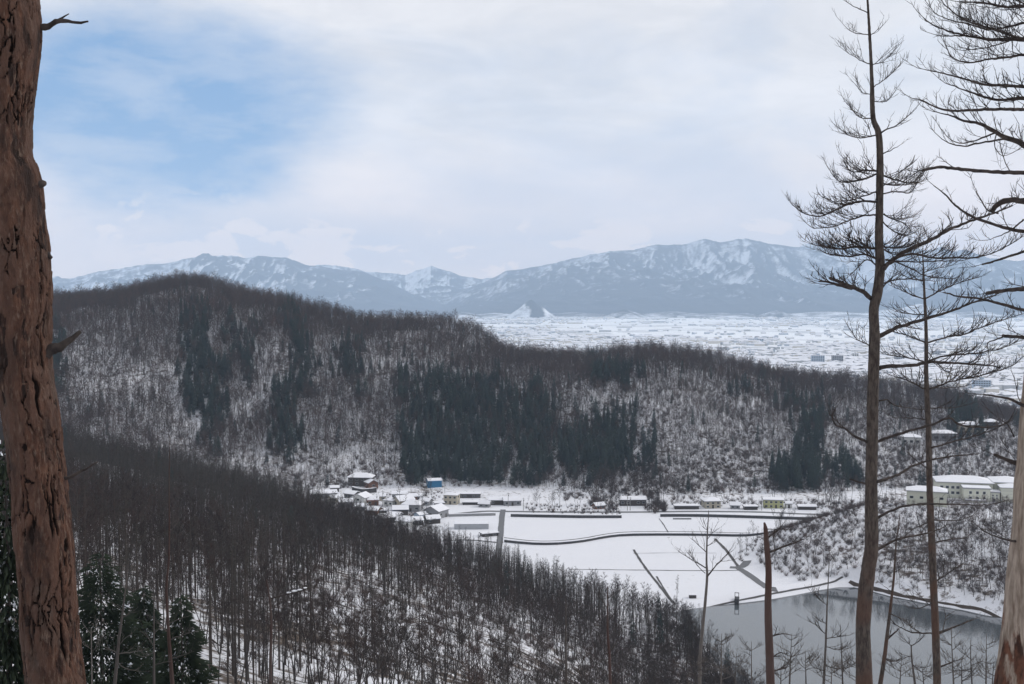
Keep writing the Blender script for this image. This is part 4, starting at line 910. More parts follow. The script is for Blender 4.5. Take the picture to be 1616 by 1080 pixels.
# ------------------------------------------------------------------ the trees beside the viewpoint
def dense_px(pts, step=6.0):
    L = smooth_line([q[:2] for q in pts], step); s0 = np.cumsum([0] + [np.hypot(pts[i+1][0] - pts[i][0], pts[i+1][1] - pts[i][1]) for i in range(len(pts) - 1)])
    s = np.concatenate(([0], np.cumsum(np.hypot(*np.diff(L, axis=0).T)))); s = s / s[-1] * s0[-1]; return L, np.interp(s, s0, [q[2] for q in pts])
def extend_down(P, Rr):
    d = unit(P[-1] - P[-8]); 
    for i in range(200):
        q = P[-1] + d * .12; P.append(q); Rr.append(Rr[-1] * 1.004)
        d = unit(d + np.array((0, 0, -.06)))
        if q[2] < H1(q[0], q[1]) - .25: break
    return P, Rr
def hero_trunk(root, px, D, sides, step, amp, mat, lean=0.0, pits=(), freq=(9, 3.2), base=True, name='trunk', plates=0):
    """px: (u, v, width) from the top down; real radii from the widths at distance D"""
    L, wd = dense_px(px, step); n = len(L); P = [W(u, v, D + lean * i / n) for i, (u, v) in enumerate(L)]; Rr = [w * .5 * D / F for w in wd]
    if base: P, Rr = extend_down(list(P), list(Rr))
    P = np.array(P); Rr = np.array(Rr); N = len(P); t = np.gradient(P, axis=0); t /= np.linalg.norm(t, axis=1)[:, None]
    e1 = np.cross(t, (0, 1., 0)); e1 /= np.linalg.norm(e1, axis=1)[:, None]; e1 = -e1 * np.sign(e1[:, :1]) * -1; e2 = np.cross(e1, t); e2 *= np.where(e2[:, 1:2] > 0, -1, 1)
    A = np.linspace(0, 2 * np.pi, sides, endpoint=False); s = np.concatenate(([0], np.cumsum(np.linalg.norm(np.diff(P, axis=0), axis=1))))
    AA, SS = np.meshgrid(A, s); ca, sa = np.cos(AA), np.sin(AA); R0 = Rr.mean(); sd = random.randrange(900)
    h = .55 * ridged(ca * freq[0] * R0 * 4 + 30, SS * freq[1] + sa * freq[0] * R0 * 4 + sd, 4, sd) + .45 * fbm(ca * 22 * R0 * 4 + 9, SS * 9 + sa * 22 * R0 * 4, 4, sd + 7)
    big = (fbm(ca * 1.2 + 5, SS * 2.2 + sa * 1.2, 3, sd + 3) - .5)
    h = (np.round(h * 7) / 7 * .55 + h * .45) - .5; pit = np.zeros_like(h)
    for pu, pv, du, dv, dep in pits:
        k = np.argmin(np.abs(L[:, 1] - pv)); f = np.clip((pu - L[k, 0]) / (wd[k] * .5), -.95, .95); ph = math.asin(f); sc = s[k]; dz = dv * D / F; da = du / (wd[k] * .5)
        av = np.angle(np.exp(1j * (AA - (math.pi / 2 - ph)))); q = ((av + .25 * (fbm(SS * 14, AA * 2, 3, 5) - .5)) / da) ** 2 + ((SS - sc) / dz) ** 2; pit = np.maximum(pit, dep * np.clip(1.5 - q, 0, 1))
    plate = np.full_like(h, .5)
    if plates:
        wx = AA / (2 * np.pi) * plates + 1.1 * (fbm(SS * 9, ca * 2 + sa, 3, sd + 11) - .5) * 1.6; e, plate = worley(wx, SS / .15 + 1.2 * (fbm(wx * .9, SS * 16, 3, sd + 13) - .5), plates, sd)
        e2_, pl2 = worley(wx * 2 + 3, SS / .06, plates * 2, sd + 5); ck = 1 - sstep(e, .0, .10); ck = ck * sstep(fbm(wx * .7, SS * 5, 3, sd + 3), .46, .62); h = h * .5 + (plate - .5) * .55 + (pl2 - .5) * .45 * sstep(e2_, .0, .12) - ck * .75; pit = np.maximum(pit, ck * .5)
    rad = Rr[:, None] * (1 + .10 * big) + amp * h - pit * amp * 1.6
    V = P[:, None, :] + rad[..., None] * (ca[..., None] * e1[:, None, :] + sa[..., None] * e2[:, None, :]); V = V.reshape(-1, 3); i = np.arange(N * sides).reshape(N, sides); j = np.roll(i, -1, 1)
    q = np.stack((i[:-1], j[:-1], j[1:], i[1:]), -1).reshape(-1, 4).tolist(); q += [i[0][::-1].tolist(), i[-1].tolist()]
    o = mesh_obj(name, V - np.array(root.location), q, mat, root, True)
    at = o.data.attributes.new('pit', 'FLOAT', 'POINT'); pa = np.clip(pit + np.clip(-h - .18, 0, 1) * 2.0, 0, 1); at.data.foreach_set('value', pa.ravel().astype(np.float32))
    at = o.data.attributes.new('plate', 'FLOAT', 'POINT'); at.data.foreach_set('value', plate.ravel().astype(np.float32)); return o
UP = np.array((0, 0, 1.))
def twiglets(b, q, d, L, r, n, up=.5):
    e = q; dd = d; pts = [q]
    for k in range(3): dd = unit(dd + .18 * rnd3() + up * .30 * UP); e = e + dd * L / 3; pts.append(e)
    b.tube(pts, [r, r * .85, r * .65, r * .3], 3, False)
    for k in range(n):
        a = random.uniform(.15, 1) * 2.98; j = int(a); p = pts[j] + (pts[j + 1] - pts[j]) * (a - j); t = unit(pts[j + 1] - pts[j])
        d2 = unit(t * .6 + .65 * rnd3() + up * .65 * UP); l2 = L * random.uniform(.22, .5); m = p + d2 * l2 * .55; d3 = unit(d2 + .25 * rnd3() + up * .55 * UP)
        b.tube([p, m, m + d3 * l2 * .5], [r * .62, r * .5, r * .2], 3, False)
def hero_branch(root, px, D, w0, w1, twig=0.0, start=.15, tl=.42, mat='dead_branch', k=None, tips=True, name='branch', nsub=4, stubs=True, snap=False):
    px = [(*q, w0 + (w1 - w0) * i / (len(px) - 1)) for i, q in enumerate(px)]; L, wd = dense_px(px, 5.0); n = len(L)
    ext = np.hypot(L[-1][0] - L[0][0], L[-1][1] - L[0][1]) * D / F; k = random.choice((-1, 1)) * random.uniform(.15, .65) if k is None else k
    ph = random.uniform(0, 6); P = [W(u + random.gauss(0, .35), v + random.gauss(0, .35), D + k * ext * (i / n) + .05 * ext * math.sin(ph + 5 * i / n)) for i, (u, v) in enumerate(L)]; Rr = [max(.0022, w * .5 * D / F) * random.uniform(.88, 1.12) for w in wd]
    O = np.array(root.location); b = MB(); b.tube([p - O for p in P], Rr, 7)
    if stubs:
        for i in range(2, n - 2):
            if random.random() < .16: p = P[i]; b.cone(p - O, p - O + unit(rnd3() + .5 * UP) * random.uniform(.02, .07) * D / 12, Rr[i] * .5 + .002)
    br = b.build(name, mat, root, True)
    if twig > 0:
        tw = MB(); s = np.concatenate(([0], np.cumsum([np.linalg.norm(P[i + 1] - P[i]) for i in range(n - 1)]))); tot = s[-1]; x = tot * start
        while x < tot:
            i = min(n - 2, int(np.searchsorted(s, x)) - 1); i = max(i, 0); t = unit(P[i + 1] - P[i]); side = unit(np.cross(t, UP) + 1e-6) * random.choice((-1, 1))
            d = unit(t * random.uniform(.3, .9) + side * random.uniform(.25, .8) + UP * random.uniform(-.15, .55)); l = tl * (1.1 - .6 * x / tot) * random.uniform(.5, 1.2)
            twiglets(tw, P[i] - O, d, l, max(.0034, min(.007, Rr[i] * .5)) * min(D / 14, 1.5), nsub); x += .042 * max(1, D / 22) / twig * random.uniform(.6, 1.5)
        if tips: twiglets(tw, P[-1] - O, unit(P[-1] - P[-3]), tl * .6, .0035, nsub)
        tw.build('twigs', mat, br)
    return br

def root_at(name, u, v, D, label, cat='tree'):
    p = W(u, v, D); r = empty(name, (p[0], p[1], H1(p[0], p[1]))); tag(r, label, cat); return r
random.seed(5)
# the peeling red pine at the edge of the path
T0 = root_at('pine_trunk', 86, 1080, 4.5, 'thick red barked pine trunk with peeling plates and broken stubs')
hero_trunk(T0, [(-8,-160,82),(2,-60,88),(10,0,94),(17,50,94),(14,110,90),(5,190,88),(5,250,90),(15,290,96),(22,330,92),(31,400,94),(34,470,90),(36,540,86),(40,600,84),(49,650,86),(56,710,84),(62,770,86),(67,830,90),(72,890,90),(76,950,86),(80,1010,86),(87,1080,90)],
           4.5, 220, 2.2, .012, 'pine_bark', pits=[(73,625,2.5,34,1),(26,760,5,40,.8),(97,800,2.5,44,1),(93,815,2,30,.8),(66,836,5,16,.7),(114,862,4,10,1),(58,700,4,6,.8),(112,1005,2.5,30,1),(36,905,2,40,.7),(50,940,1.6,60,.6),(108,930,1.6,45,.8),(76,560,2,30,.7),(64,990,1.8,40,.6),(22,800,3,24,.8)], freq=(7, 2.2), plates=22)
hero_branch(T0, [(50,40),(64,43),(76,42),(88,34),(102,33),(120,36),(139,34)], 4.5, 13, 3, mat='dead_branch', k=.2, stubs=False, name='broken_stub')
hero_branch(T0, [(90,34),(97,29),(109,22)], 4.55, 5, 1.5, mat='dead_branch', k=.1, stubs=False, name='broken_stub')
hero_branch(T0, [(36,-15),(50,4),(58,18)], 4.5, 16, 5, mat='dead_branch', k=.1, stubs=False, name='broken_stub')
hero_branch(T0, [(52,292),(63,291),(72,289)], 4.5, 18, 8, mat='dead_branch', k=-.1, name='broken_stub')
hero_branch(T0, [(68,400),(76,403),(81,408)], 4.5, 14, 6, mat='dead_branch', k=-.1, name='broken_stub')
hero_branch(T0, [(70,560),(84,550),(94,548),(104,541),(116,533),(127,523)], 4.5, 20, 6, mat='dead_branch', k=.1, name='broken_stub')
hero_branch(T0, [(92,756),(108,754),(124,746),(140,738),(154,729)], 4.5, 7, 2, mat='dead_branch', k=.1, stubs=False, name='dead_twig')

# the dead pine with level branches
D1 = 15.0
T1 = root_at('dead_pine', 1364, 1080, D1, 'tall leafless dead pine with fine upswept twigs and level branches')
hero_trunk(T1, [(1366,-22,2.5),(1369,0,3),(1373,65,4.5),(1376,130,6),(1378,185,8),(1387,212,9.5),(1389,260,10.5),(1388,320,11.5),(1387,380,13),(1389,425,15),(1384,465,16),(1379,488,15.5),(1380,530,16.5),(1378,602,17),(1376,711,18.5),(1375,778,19.5),(1375.5,862,21),(1371,895,22.5),(1365.5,940,23.5),(1362,995,23),(1363,1040,24.5),(1364,1080,27)],
           D1, 48, 2.2, .014, 'dead_pine_bark', freq=(12, 4))
for px, w0, w1, tw, st in (
  ([(1394,424),(1411,409),(1435,394),(1471,378),(1502,361),(1538,347),(1567,337),(1598,325)], 8, 2.2, .9, .3), ([(1413,407),(1440,401),(1471,407),(1507,407),(1543,406),(1577,395),(1615,373)], 4, 1.2, 1.1, .15),
  ([(1397,417),(1413,413),(1459,413),(1519,412)], 3.4, 1, .8, .2), ([(1397,410),(1415,414),(1440,425),(1464,437),(1504,440)], 3.2, 1, .8, .4), ([(1390,449),(1413,442),(1440,441),(1475,444)], 3, 1, 1, .2), ([(1392,455),(1405,440),(1421,430)], 2.4, 1, .6, .3),
  ([(1387,531),(1409,520),(1436,511),(1469,501),(1502,491),(1529,480),(1553,472),(1580,462)], 7, 1.6, .8, .3), ([(1386,582),(1404,578),(1436,577),(1469,572),(1502,573),(1547,576),(1580,580)], 7, 2, .7, .45),
  ([(1384,697),(1404,690),(1436,680),(1469,671),(1498,660),(1511,669),(1536,674),(1569,674),(1591,666),(1600,651)], 5, 1.4, .25, .5), ([(1384,761),(1413,751),(1444,734),(1480,724),(1513,719),(1542,717)], 5, 1.6, .12, .3),
  ([(1383,819),(1400,809),(1424,800),(1453,796),(1502,796),(1558,797),(1593,789)], 4.6, 1.3, .12, .3), ([(1382,869),(1413,853),(1440,846),(1471,840),(1488,832)], 4.6, 2, .1, .3), ([(1385,633),(1400,631),(1409,639),(1436,644),(1462,648)], 3.2, 1, .5, .3),
  ([(1376,473),(1360,460),(1338,451),(1309,439)], 8, 4.5, .7, .2), ([(1345,456),(1331,452),(1309,446),(1292,444)], 6, 2.2, .6, .1),
  ([(1369,698),(1347,687),(1333,676),(1320,672),(1313,658),(1320,645)], 4.6, 1.2, .8, .5), ([(1367,764),(1353,760),(1341,757)], 3.4, 2, 0, .3), ([(1372,545),(1352,535),(1345,522)], 2, .9, 1, .1),
  ([(1384,270),(1365,269),(1343,271),(1333,255)], 3, 1, 2.0, .05), ([(1384,275),(1360,284),(1333,288),(1319,282),(1311,272)], 3, .9, 1.6, .1), ([(1384,303),(1365,309),(1345,316),(1322,318)], 2.6, .9, 1.4, .1),
  ([(1384,319),(1360,318),(1333,325),(1300,340),(1278,340),(1261,332),(1250,323)], 4, .9, 1.5, .12), ([(1383,340),(1365,340),(1338,349),(1314,358),(1285,360),(1274,354)], 3, .8, 1.3, .15),
  ([(1384,393),(1350,390),(1326,393),(1300,390),(1280,385)], 4, 1, 2.1, .05), ([(1384,409),(1365,402),(1341,405),(1314,402),(1290,395)], 3.6, .9, 1.9, .05), ([(1384,420),(1368,410),(1352,424),(1340,436)], 2.6, .8, 1.4, .2),
  ([(1394,277),(1413,284),(1435,289),(1447,283),(1457,275)], 3, .8, 1.6, .1), ([(1394,290),(1423,293),(1444,288)], 2.8, .8, 1.4, .1), ([(1394,306),(1413,303),(1435,305),(1444,295),(1452,280)], 2.4, .8, 1.1, .2), ([(1394,338),(1408,346),(1427,353),(1438,364)], 2.8, .8, 1.5, .15),
  ([(1393,350),(1410,365),(1428,372),(1446,366)], 2.4, .8, 1.3, .15), ([(1393,388),(1410,392),(1430,390),(1448,382)], 3, .9, 1.8, .05), ([(1392,393),(1412,402),(1438,398)], 2.6, .9, 1.5, .05),
  ([(1388,212),(1400,204),(1412,200),(1429,187),(1442,175)], 3, .9, .7, .3), ([(1384,213),(1357,218),(1337,212),(1333,203)], 2.6, .8, 1.3, .2), ([(1377,187),(1357,185),(1337,165)], 2, .8, 1.2, .15), ([(1377,103),(1357,95),(1332,80)], 1.8, .7, 1.1, .2), ([(1376,103),(1392,98),(1404,88)], 1.5, .7, 1.1, .2),
  ([(1372,55),(1347,52),(1332,40)], 1.7, .7, .7, .3), ([(1372,55),(1380,52),(1389,44)], 1.4, .7, .4, .3), ([(1369,20),(1347,10),(1330,-2)], 1.7, .7, .4, .3), ([(1390,243),(1405,238),(1419,230)], 2, .8, .1, .4), ([(1379,137),(1397,125),(1415,109)], 1.7, .7, 1.2, .2), ([(1378,160),(1399,160),(1408,150)], 1.5, .7, 1.2, .2), ([(1377,150),(1362,147),(1352,136)], 1.5, .7, 1.2, .1)):
    hero_branch(T1, px, D1, w0, w1, tw, st, nsub=5 if tw > 1 else 4, tl=.42 if tw > .5 else .28)

D2 = 20.0
T2 = root_at('slender_pine', 1479, 1080, D2, 'slender red brown dead pine with drooping bare branches beside the tall pine')
hero_trunk(T2, [(1456,396,1.5),(1456.7,413,2),(1459,469,4),(1461,504,5),(1462,547,6),(1462,602,7.2),(1465.5,689,9),(1466.7,755,9.8),(1469,822,10.6),(1471,862,11),(1473,918,11.2),(1475.5,973,11.5),(1478,1040,12),(1479,1080,12.5)], D2, 28, 2.4, .012, 'dead_pine_bark', freq=(12, 4))
for px, w0, w1, tw in (
  ([(1458,497),(1436,496),(1413,492)], 2.2, .8, 1), ([(1460,473),(1436,464),(1404,451)], 2, .8, 1), ([(1461,471),(1489,457),(1516,446),(1544,438)], 2.4, .9, .9), ([(1459,444),(1440,441),(1424,434)], 1.6, .7, 1), ([(1458,430),(1478,424),(1500,420)], 1.5, .7, 1), ([(1457,418),(1446,412),(1436,404)], 1.2, .6, .9),
  ([(1464,541),(1491,533),(1524,527),(1558,513),(1591,503),(1616,495)], 3, 1, .8), ([(1460,541),(1436,531),(1409,524)], 2.6, .9, .9), ([(1464,570),(1491,562),(1536,558),(1576,551),(1605,540)], 3, 1, .8), ([(1460,571),(1436,566),(1391,558)], 2.8, .9, .9),
  ([(1467,614),(1502,602),(1542,594),(1591,580),(1616,562)], 3.2, 1, .8), ([(1458,614),(1436,602),(1404,592)], 2.8, .9, .9), ([(1467,613),(1502,612),(1530,608)], 2, .8, .6), ([(1455,520),(1430,516),(1412,508)], 1.8, .7, 1), ([(1463,555),(1500,590),(1560,596)], 1.6, .7, .8),
  ([(1470,707),(1502,698),(1536,689),(1569,678),(1592,664)], 3, 1, .25), ([(1460,662),(1436,660),(1410,660)], 2, .8, .4), ([(1466,644),(1502,644),(1525,640)], 2, .8, .4), ([(1473,821),(1513,821),(1538,813)], 2.2, .8, .3), ([(1467,824),(1440,836),(1425,850)], 2, .8, .3),
  ([(1475,857),(1502,851),(1527,849)], 3, 1, .2), ([(1476,918),(1493,907),(1520,889)], 2.6, 1, .3), ([(1480,1000),(1502,991),(1536,978)], 5, 1.6, .15), ([(1472,1000),(1440,998),(1420,990),(1404,982)], 2.6, 1, .4), ([(1483,1053),(1500,1046),(1522,1039)], 3, 1.2, .1), ([(1474,950),(1450,960),(1430,958)], 2, .8, .5), ([(1464,740),(1440,722),(1424,705)], 2, .8, .5)):
    hero_branch(T2, px, D2, w0, w1, tw, .2, tl=.5)

D3 = 10.0
T3 = root_at('bleached_pine', 1592, 1080, D3, 'barkless bleached pine trunk with red bark at its foot')
hero_trunk(T3, [(1672,-60,26),(1665,100,30),(1655,300,33),(1645,500,36),(1634,613,38),(1630,667,39),(1626,733,41),(1622,767,42),(1619,833,42),(1611,907,43),(1601,1018,44),(1593,1080,46)], D3, 48, 2.6, .006, 'bleached_wood', freq=(6, 1.2))
for px, w0, w1, tw, st in (
  ([(1668,14),(1616,10),(1586,11),(1553,5),(1514,3)], 7, 1.8, 1.5, .15), ([(1667,30),(1616,36),(1596,42),(1565,46),(1540,36)], 5, 1.4, 1.6, .2), ([(1666,60),(1616,62),(1594,62),(1565,63),(1543,60),(1524,57),(1483,57)], 9, 1.5, 1.5, .2), ([(1530,58),(1495,49),(1468,37),(1457,28)], 3.4, 1.4, .5, .2),
  ([(1610,61),(1565,46),(1536,37),(1509,23),(1489,6)], 4, 1.4, 1.5, .1), ([(1560,48),(1528,38),(1500,32),(1474,20)], 3, 1, 1.5, .1), ([(1664,92),(1616,87),(1594,90),(1565,93),(1526,99),(1502,90),(1494,75)], 5, 1.2, 1.2, .2), ([(1590,66),(1555,76),(1520,80)], 2.4, .9, 1.2, .1),
  ([(1663,140),(1616,137),(1586,135),(1555,134),(1526,126),(1500,119),(1460,110)], 6, 1.4, 1.0, .2), ([(1662,160),(1616,155),(1586,158),(1565,156),(1543,150),(1519,141),(1491,131)], 7, 1.4, 1.0, .2), ([(1661,176),(1616,173),(1574,173),(1538,174),(1502,175),(1478,170),(1456,159),(1441,156)], 6, 1.4, .6, .3),
  ([(1660,262),(1616,229),(1586,217),(1565,205),(1545,195),(1521,191),(1502,183),(1473,176)], 10, 1.4, .7, .2), ([(1590,219),(1550,225),(1521,231),(1497,226),(1483,217)], 3.4, 1.2, .5, .3), ([(1572,209),(1545,220),(1521,226),(1502,222),(1492,213)], 3, 1, .5, .3), ([(1572,212),(1570,232),(1582,246),(1596,242)], 1.8, .7, .8, .3),
  ([(1657,277),(1616,273),(1579,272),(1543,270),(1507,266),(1480,264),(1456,269)], 7, 4.2, .12, .3), ([(1656,322),(1616,318),(1591,316),(1574,323),(1565,335)], 11, 8, .5, .1), ([(1654,372),(1616,366),(1591,361),(1538,344),(1512,328),(1490,306),(1473,293)], 7, 1.4, .15, .3),
  ([(1616,347),(1591,366),(1560,379)], 3, 1, .2, .3), ([(1650,388),(1616,397),(1586,407),(1550,418)], 5, 3, .12, .3), ([(1648,452),(1616,456),(1591,458),(1556,463)], 8, 6, .12, .3), ([(1646,496),(1616,490),(1580,480),(1547,472),(1513,468),(1489,462)], 6, 2.2, .2, .3),
  ([(1642,537),(1616,533),(1598,531),(1582,530)], 7, 5, .15, .3), ([(1584,531),(1570,537),(1558,542),(1560,552)], 2.6, 1.2, .2, .4), ([(1632,646),(1612,639),(1591,629),(1553,623)], 7, 2.4, .08, .3), ([(1626,738),(1607,733),(1591,727),(1569,718)], 9, 5, .1, .3), ([(1575,337),(1556,330),(1541,302)], 3, 1.4, .2, .3),
  ([(1614,856),(1594,853),(1580,850),(1564,844),(1548,835)], 4, 1.4, .3, .3), ([(1600,690),(1592,672),(1575,660)], 2.6, 1.2, .5, .3)):
    hero_branch(T3, px, D3, w0, w1, tw, st, tl=.34, nsub=5)

def snag(name, label, px, D, mat, branches, tw=.4, sides=14, amp=.008, tl=.4, bmat='dead_branch'):
    r = root_at(name, px[-1][0], px[-1][1], D, label); hero_trunk(r, px, D, sides, 3.0, amp, mat, freq=(12, 4))
    for q, w0, w1 in branches: hero_branch(r, q, D, w0, w1, tw, .25, tl, bmat)
    return r
snag('broken_snag', 'broken topped red barked snag standing before the dam', [(1206,825,3),(1208,834,7),(1210,862,9),(1213,903,10.5),(1212,960,11.5),(1214,1020,13),(1216,1080,14)], 22, 'red_bark',
     [([(1212,848),(1227,838),(1237,827)], 3, 1.5), ([(1214,872),(1233,864),(1256,856),(1270,850)], 4, 1.4), ([(1212,835),(1240,836),(1264,834)], 1.4, .7), ([(1216,1005),(1235,1000),(1250,1003)], 2.4, 1), ([(1217,1040),(1232,1030),(1246,1036)], 2.4, 1), ([(1217,1062),(1240,1050),(1252,1030)], 2.4, .9)], .15)
snag('young_birch', 'lone slim leafless sapling with forked limbs before the fields', [(1118,806,1),(1118,815,1.4),(1116,847,2.4),(1115,885,3.2),(1116,910,4),(1113,950,4.6),(1109,990,5),(1105,1035,5.6),(1104,1080,6)], 45, 'bare_bark',
     [([(1116,910),(1128,895),(1145,877),(1152,868)], 2.6, .8), ([(1114,896),(1095,885),(1070,870)], 2.2, .7), ([(1115,872),(1098,857),(1090,850)], 1.6, .6), ([(1117,850),(1128,838),(1136,834)], 1.2, .5), ([(1117,838),(1108,830)], 1, .5), ([(1116,862),(1130,852)], 1.3, .5), ([(1113,905),(1100,892),(1094,880)], 1.4, .5)], .35, 9, .006, .9)
snag('leaning_sapling', 'leaning thin dead tree between the two pines over the pond', [(1420,812,1),(1418,830,1.6),(1414,862,2.6),(1411,907,3.6),(1407,944,4.4),(1401,995,5.6),(1395.5,1040,6.6),(1389,1080,7.4)], 28, 'dead_pine_bark',
     [([(1399,1010),(1408,1002),(1416,995)], 3.4, 2), ([(1397,1040),(1405,1044),(1414,1043)], 2.4, 1.4), ([(1404,968),(1420,976),(1440,992)], 1.8, .8), ([(1410,905),(1425,895)], 1.2, .6), ([(1408,935),(1395,925)], 1.2, .6)], .3, 10, .006, .5)
snag('pond_sapling', 'slim leafless sapling rising in front of the pond water', [(1309,868,.8),(1307,920,1.6),(1305.5,951,2.4),(1303,1018,3.6),(1300,1080,4.6)], 30, 'bare_bark',
     [([(1305,955),(1292,945),(1282,936)], 1.2, .6), ([(1304,985),(1290,977),(1280,968)], 1.4, .6), ([(1303,1008),(1318,1006),(1340,1003)], 1.4, .6), ([(1303,1020),(1322,1026),(1340,1022)], 1.5, .6), ([(1302,1000),(1285,985),(1275,980)], 1.4, .6), ([(1301,1050),(1322,1056),(1345,1052)], 1.5, .6), ([(1302,1060),(1284,1054),(1270,1058)], 1.4, .6)], .9, 8, .004, .55)
snag('forked_sapling', 'short forked sapling near the slender pine foot', [(1438,1018,2),(1439,1040,2.8),(1444,1080,4)], 30, 'bare_bark',
     [([(1438,1020),(1430,1012),(1420,1004)], 1.5, .6), ([(1438,1020),(1450,1012),(1458,1004)], 1.5, .6), ([(1441,1050),(1452,1060),(1470,1072)], 1.5, .6), ([(1440,1035),(1425,1040),(1412,1050)], 1.3, .6)], 1.0, 8, .004, .5)
snag('pond_sapling', 'hair thin sapling under the bleached trunk', [(1532,1010,1),(1532,1040,1.8),(1534,1080,2.6)], 30, 'bare_bark', [([(1532,1040),(1520,1030),(1512,1022)], 1.2, .5), ([(1533,1050),(1550,1044),(1566,1050)], 1.2, .5), ([(1533,1060),(1510,1058),(1490,1066)], 1.3, .5)], 1.0, 8, .004, .5)
snag('red_sapling', 'thin reddish tree rising before the snow flecked evergreens', [(268,690,.8),(267,760,1.6),(267,870,3),(263,923,3.8),(264,965,4.4),(268,1028,6),(272,1080,7)], 42, 'red_bark',
     [([(264,960),(250,948),(238,944)], 1.6, .6), ([(265,985),(280,978),(300,972)], 1.6, .6), ([(267,1010),(290,1002),(312,996)], 2, .7), ([(266,1000),(252,985),(240,975)], 1.6, .6), ([(263,930),(276,920),(285,908)], 1.4, .6), ([(266,880),(255,868),(246,862)], 1.3, .6), ([(267,840),(278,828)], 1.1, .5), ([(267,800),(258,790)], 1, .5), ([(268,1040),(290,1034),(306,1028)], 1.6, .6)], .35, 10, .006, .7, 'bare_bark')
snag('pale_sapling', 'pale grey slim tree with paired upward branches by the evergreens', [(203,885,.8),(201,902,1.6),(195,955,3),(188,1007,4.4),(184,1050,5.4),(181,1080,6)], 40, 'bare_bark',
     [([(186,1032),(172,1024),(158,1018)], 2, .7), ([(186,1032),(205,1030),(225,1026)], 2, .7), ([(187,1020),(196,1008),(208,1000)], 1.6, .6), ([(194,965),(183,955),(172,950)], 1.4, .6), ([(192,975),(205,968),(215,966)], 1.4, .6), ([(185,1046),(200,1056),(222,1060)], 1.6, .6), ([(199,915),(190,906)], 1, .5)], .4, 10, .006, .7, 'bare_bark')
snag('pale_sapling', 'tiny pale sapling with candelabra branches beside the thick red trunk', [(144,990,1),(144,1000,1.6),(145,1066,2.2),(145,1080,2.4)], 30, 'bare_bark', [([(144,1000),(136,992),(130,982)], 1.2, .5), ([(144,1000),(152,990),(156,978)], 1.2, .5), ([(145,1025),(132,1018),(126,1008)], 1.2, .5), ([(145,1028),(156,1018),(160,1006)], 1.2, .5)], .5, 8, .004, .4, 'bare_bark')
snag('pale_sapling', 'straight grey sapling between the two snow flecked evergreens', [(243,945,.8),(243,955,1.4),(243,1010,2.8),(243,1080,4.4)], 38, 'bare_bark', [([(243,1020),(235,1008),(228,995)], 1.4, .5), ([(243,1030),(228,1036),(212,1032)], 1.4, .5), ([(243,1000),(254,990),(262,986)], 1.3, .5), ([(243,1050),(258,1046),(270,1044)], 1.4, .5)], .5, 8, .004, .6, 'bare_bark')
snag('red_sapling', 'crooked reddish young pine with one snow laden branch', [(420,915,1.4),(422,923,2.4),(427,960,3.4),(428,986,4),(427,1040,5),(427,1080,5.6)], 60, 'red_bark', [([(426,962),(440,958),(470,954)], 1.5, .6), ([(423,940),(405,942),(390,938)], 1.5, .6), ([(427,990),(412,1000),(400,1012)], 1.3, .6), ([(428,1000),(445,1008),(458,1020)], 1.3, .6)], .4, 8, .006, 1.0)
snag('red_sapling', 'forked reddish bare tree standing clear of the brown thicket', [(958,925,1),(959,942,2),(959,996,3.4),(962,1040,4.6),(963,1080,5.2)], 85, 'red_bark', [([(961,1030),(972,1015),(980,995)], 2.4, .8), ([(961,1035),(950,1020),(945,1000)], 2, .8), ([(959,980),(975,962),(985,948)], 1.8, .7), ([(959,960),(948,945),(940,935)], 1.5, .6), ([(959,945),(972,935),(990,925)], 1.3, .6)], .5, 8, .006, 1.4)
snag('dead_pole', 'straight blackened bare pole rising from the thicket', [(893,945,1),(893,960,2),(893,1020,3.2),(894,1080,4)], 80, 'larch_bark', [([(893,975),(899,971)], 1.2, .5), ([(893,1000),(886,996)], 1.2, .5)], .1, 8, .004, .8)
_ry = [o for o in COL.objects if o.get('label', '').startswith('crooked reddish young pine')][0]
hero_branch(_ry, [(424,946),(440,941),(458,937),(484,930),(492,927)], 60, 3, 1.4, .5, .3, .8, k=0.0)
# a snow clump on the laden branch and two snow flecked evergreens
def snow_lump(label, u, v, D, s):
    b = MB(); n = 10
    for i in range(6):
        for j in range(n):
            a = 6.283 * j / n; f = math.sin(math.pi * (i + .5) / 6); b.v.append((s * f * math.cos(a) * 1.7 * random.uniform(.85, 1.1), s * f * math.sin(a) * random.uniform(.85, 1.1), s * .55 * -math.cos(math.pi * (i + .5) / 6) * random.uniform(.85, 1.1)))
    for i in range(5):
        for j in range(n): b.face([i * n + j, i * n + (j + 1) % n, (i + 1) * n + (j + 1) % n, (i + 1) * n + j])
    b.face(list(range(n))[::-1]); b.face([5 * n + j for j in range(n)]); o = b.build('snow_clump', 'snow', None, True); o.location = W(u, v, D); tag(o, label, 'snow', 'snow clumps on a branch')
for u, v, s in ((456, 935.5, .10), (465, 933, .13), (473, 931, .11), (482, 928, .09)): snow_lump('clump of snow resting on the crooked young pine branch', u, v, 60.0, s * .8)
def evergreen(label, u, vtop, D, Ht, Rd, seed):
    p = W(u, vtop, D); z = H1(p[0], p[1]); h = p[2] - z; r = empty('young_evergreen', (p[0], p[1], z)); tag(r, label, 'tree', 'snow flecked evergreens'); tr, cr = make_cedar(h, Rd, seed, 9000, .05, .36, .34)
    tr.build('trunk', 'larch_bark', r); cr.build('crown', 'snow_flecked_needles', r)
evergreen('wide dark evergreen flecked with snow beside the thick red trunk', 158, 872, 75, 14, 4.4, 71)
evergreen('smaller dark evergreen flecked with snow behind the reddish sapling', 286, 940, 66, 10, 3.0, 72)
evergreen('narrow dark evergreen flecked with snow behind the wide one', 226, 925, 88, 10, 3.0, 73)
evergreen('green snow flecked evergreen beyond the thick red trunk', 8, 690, 34, 10, 2.2, 74)

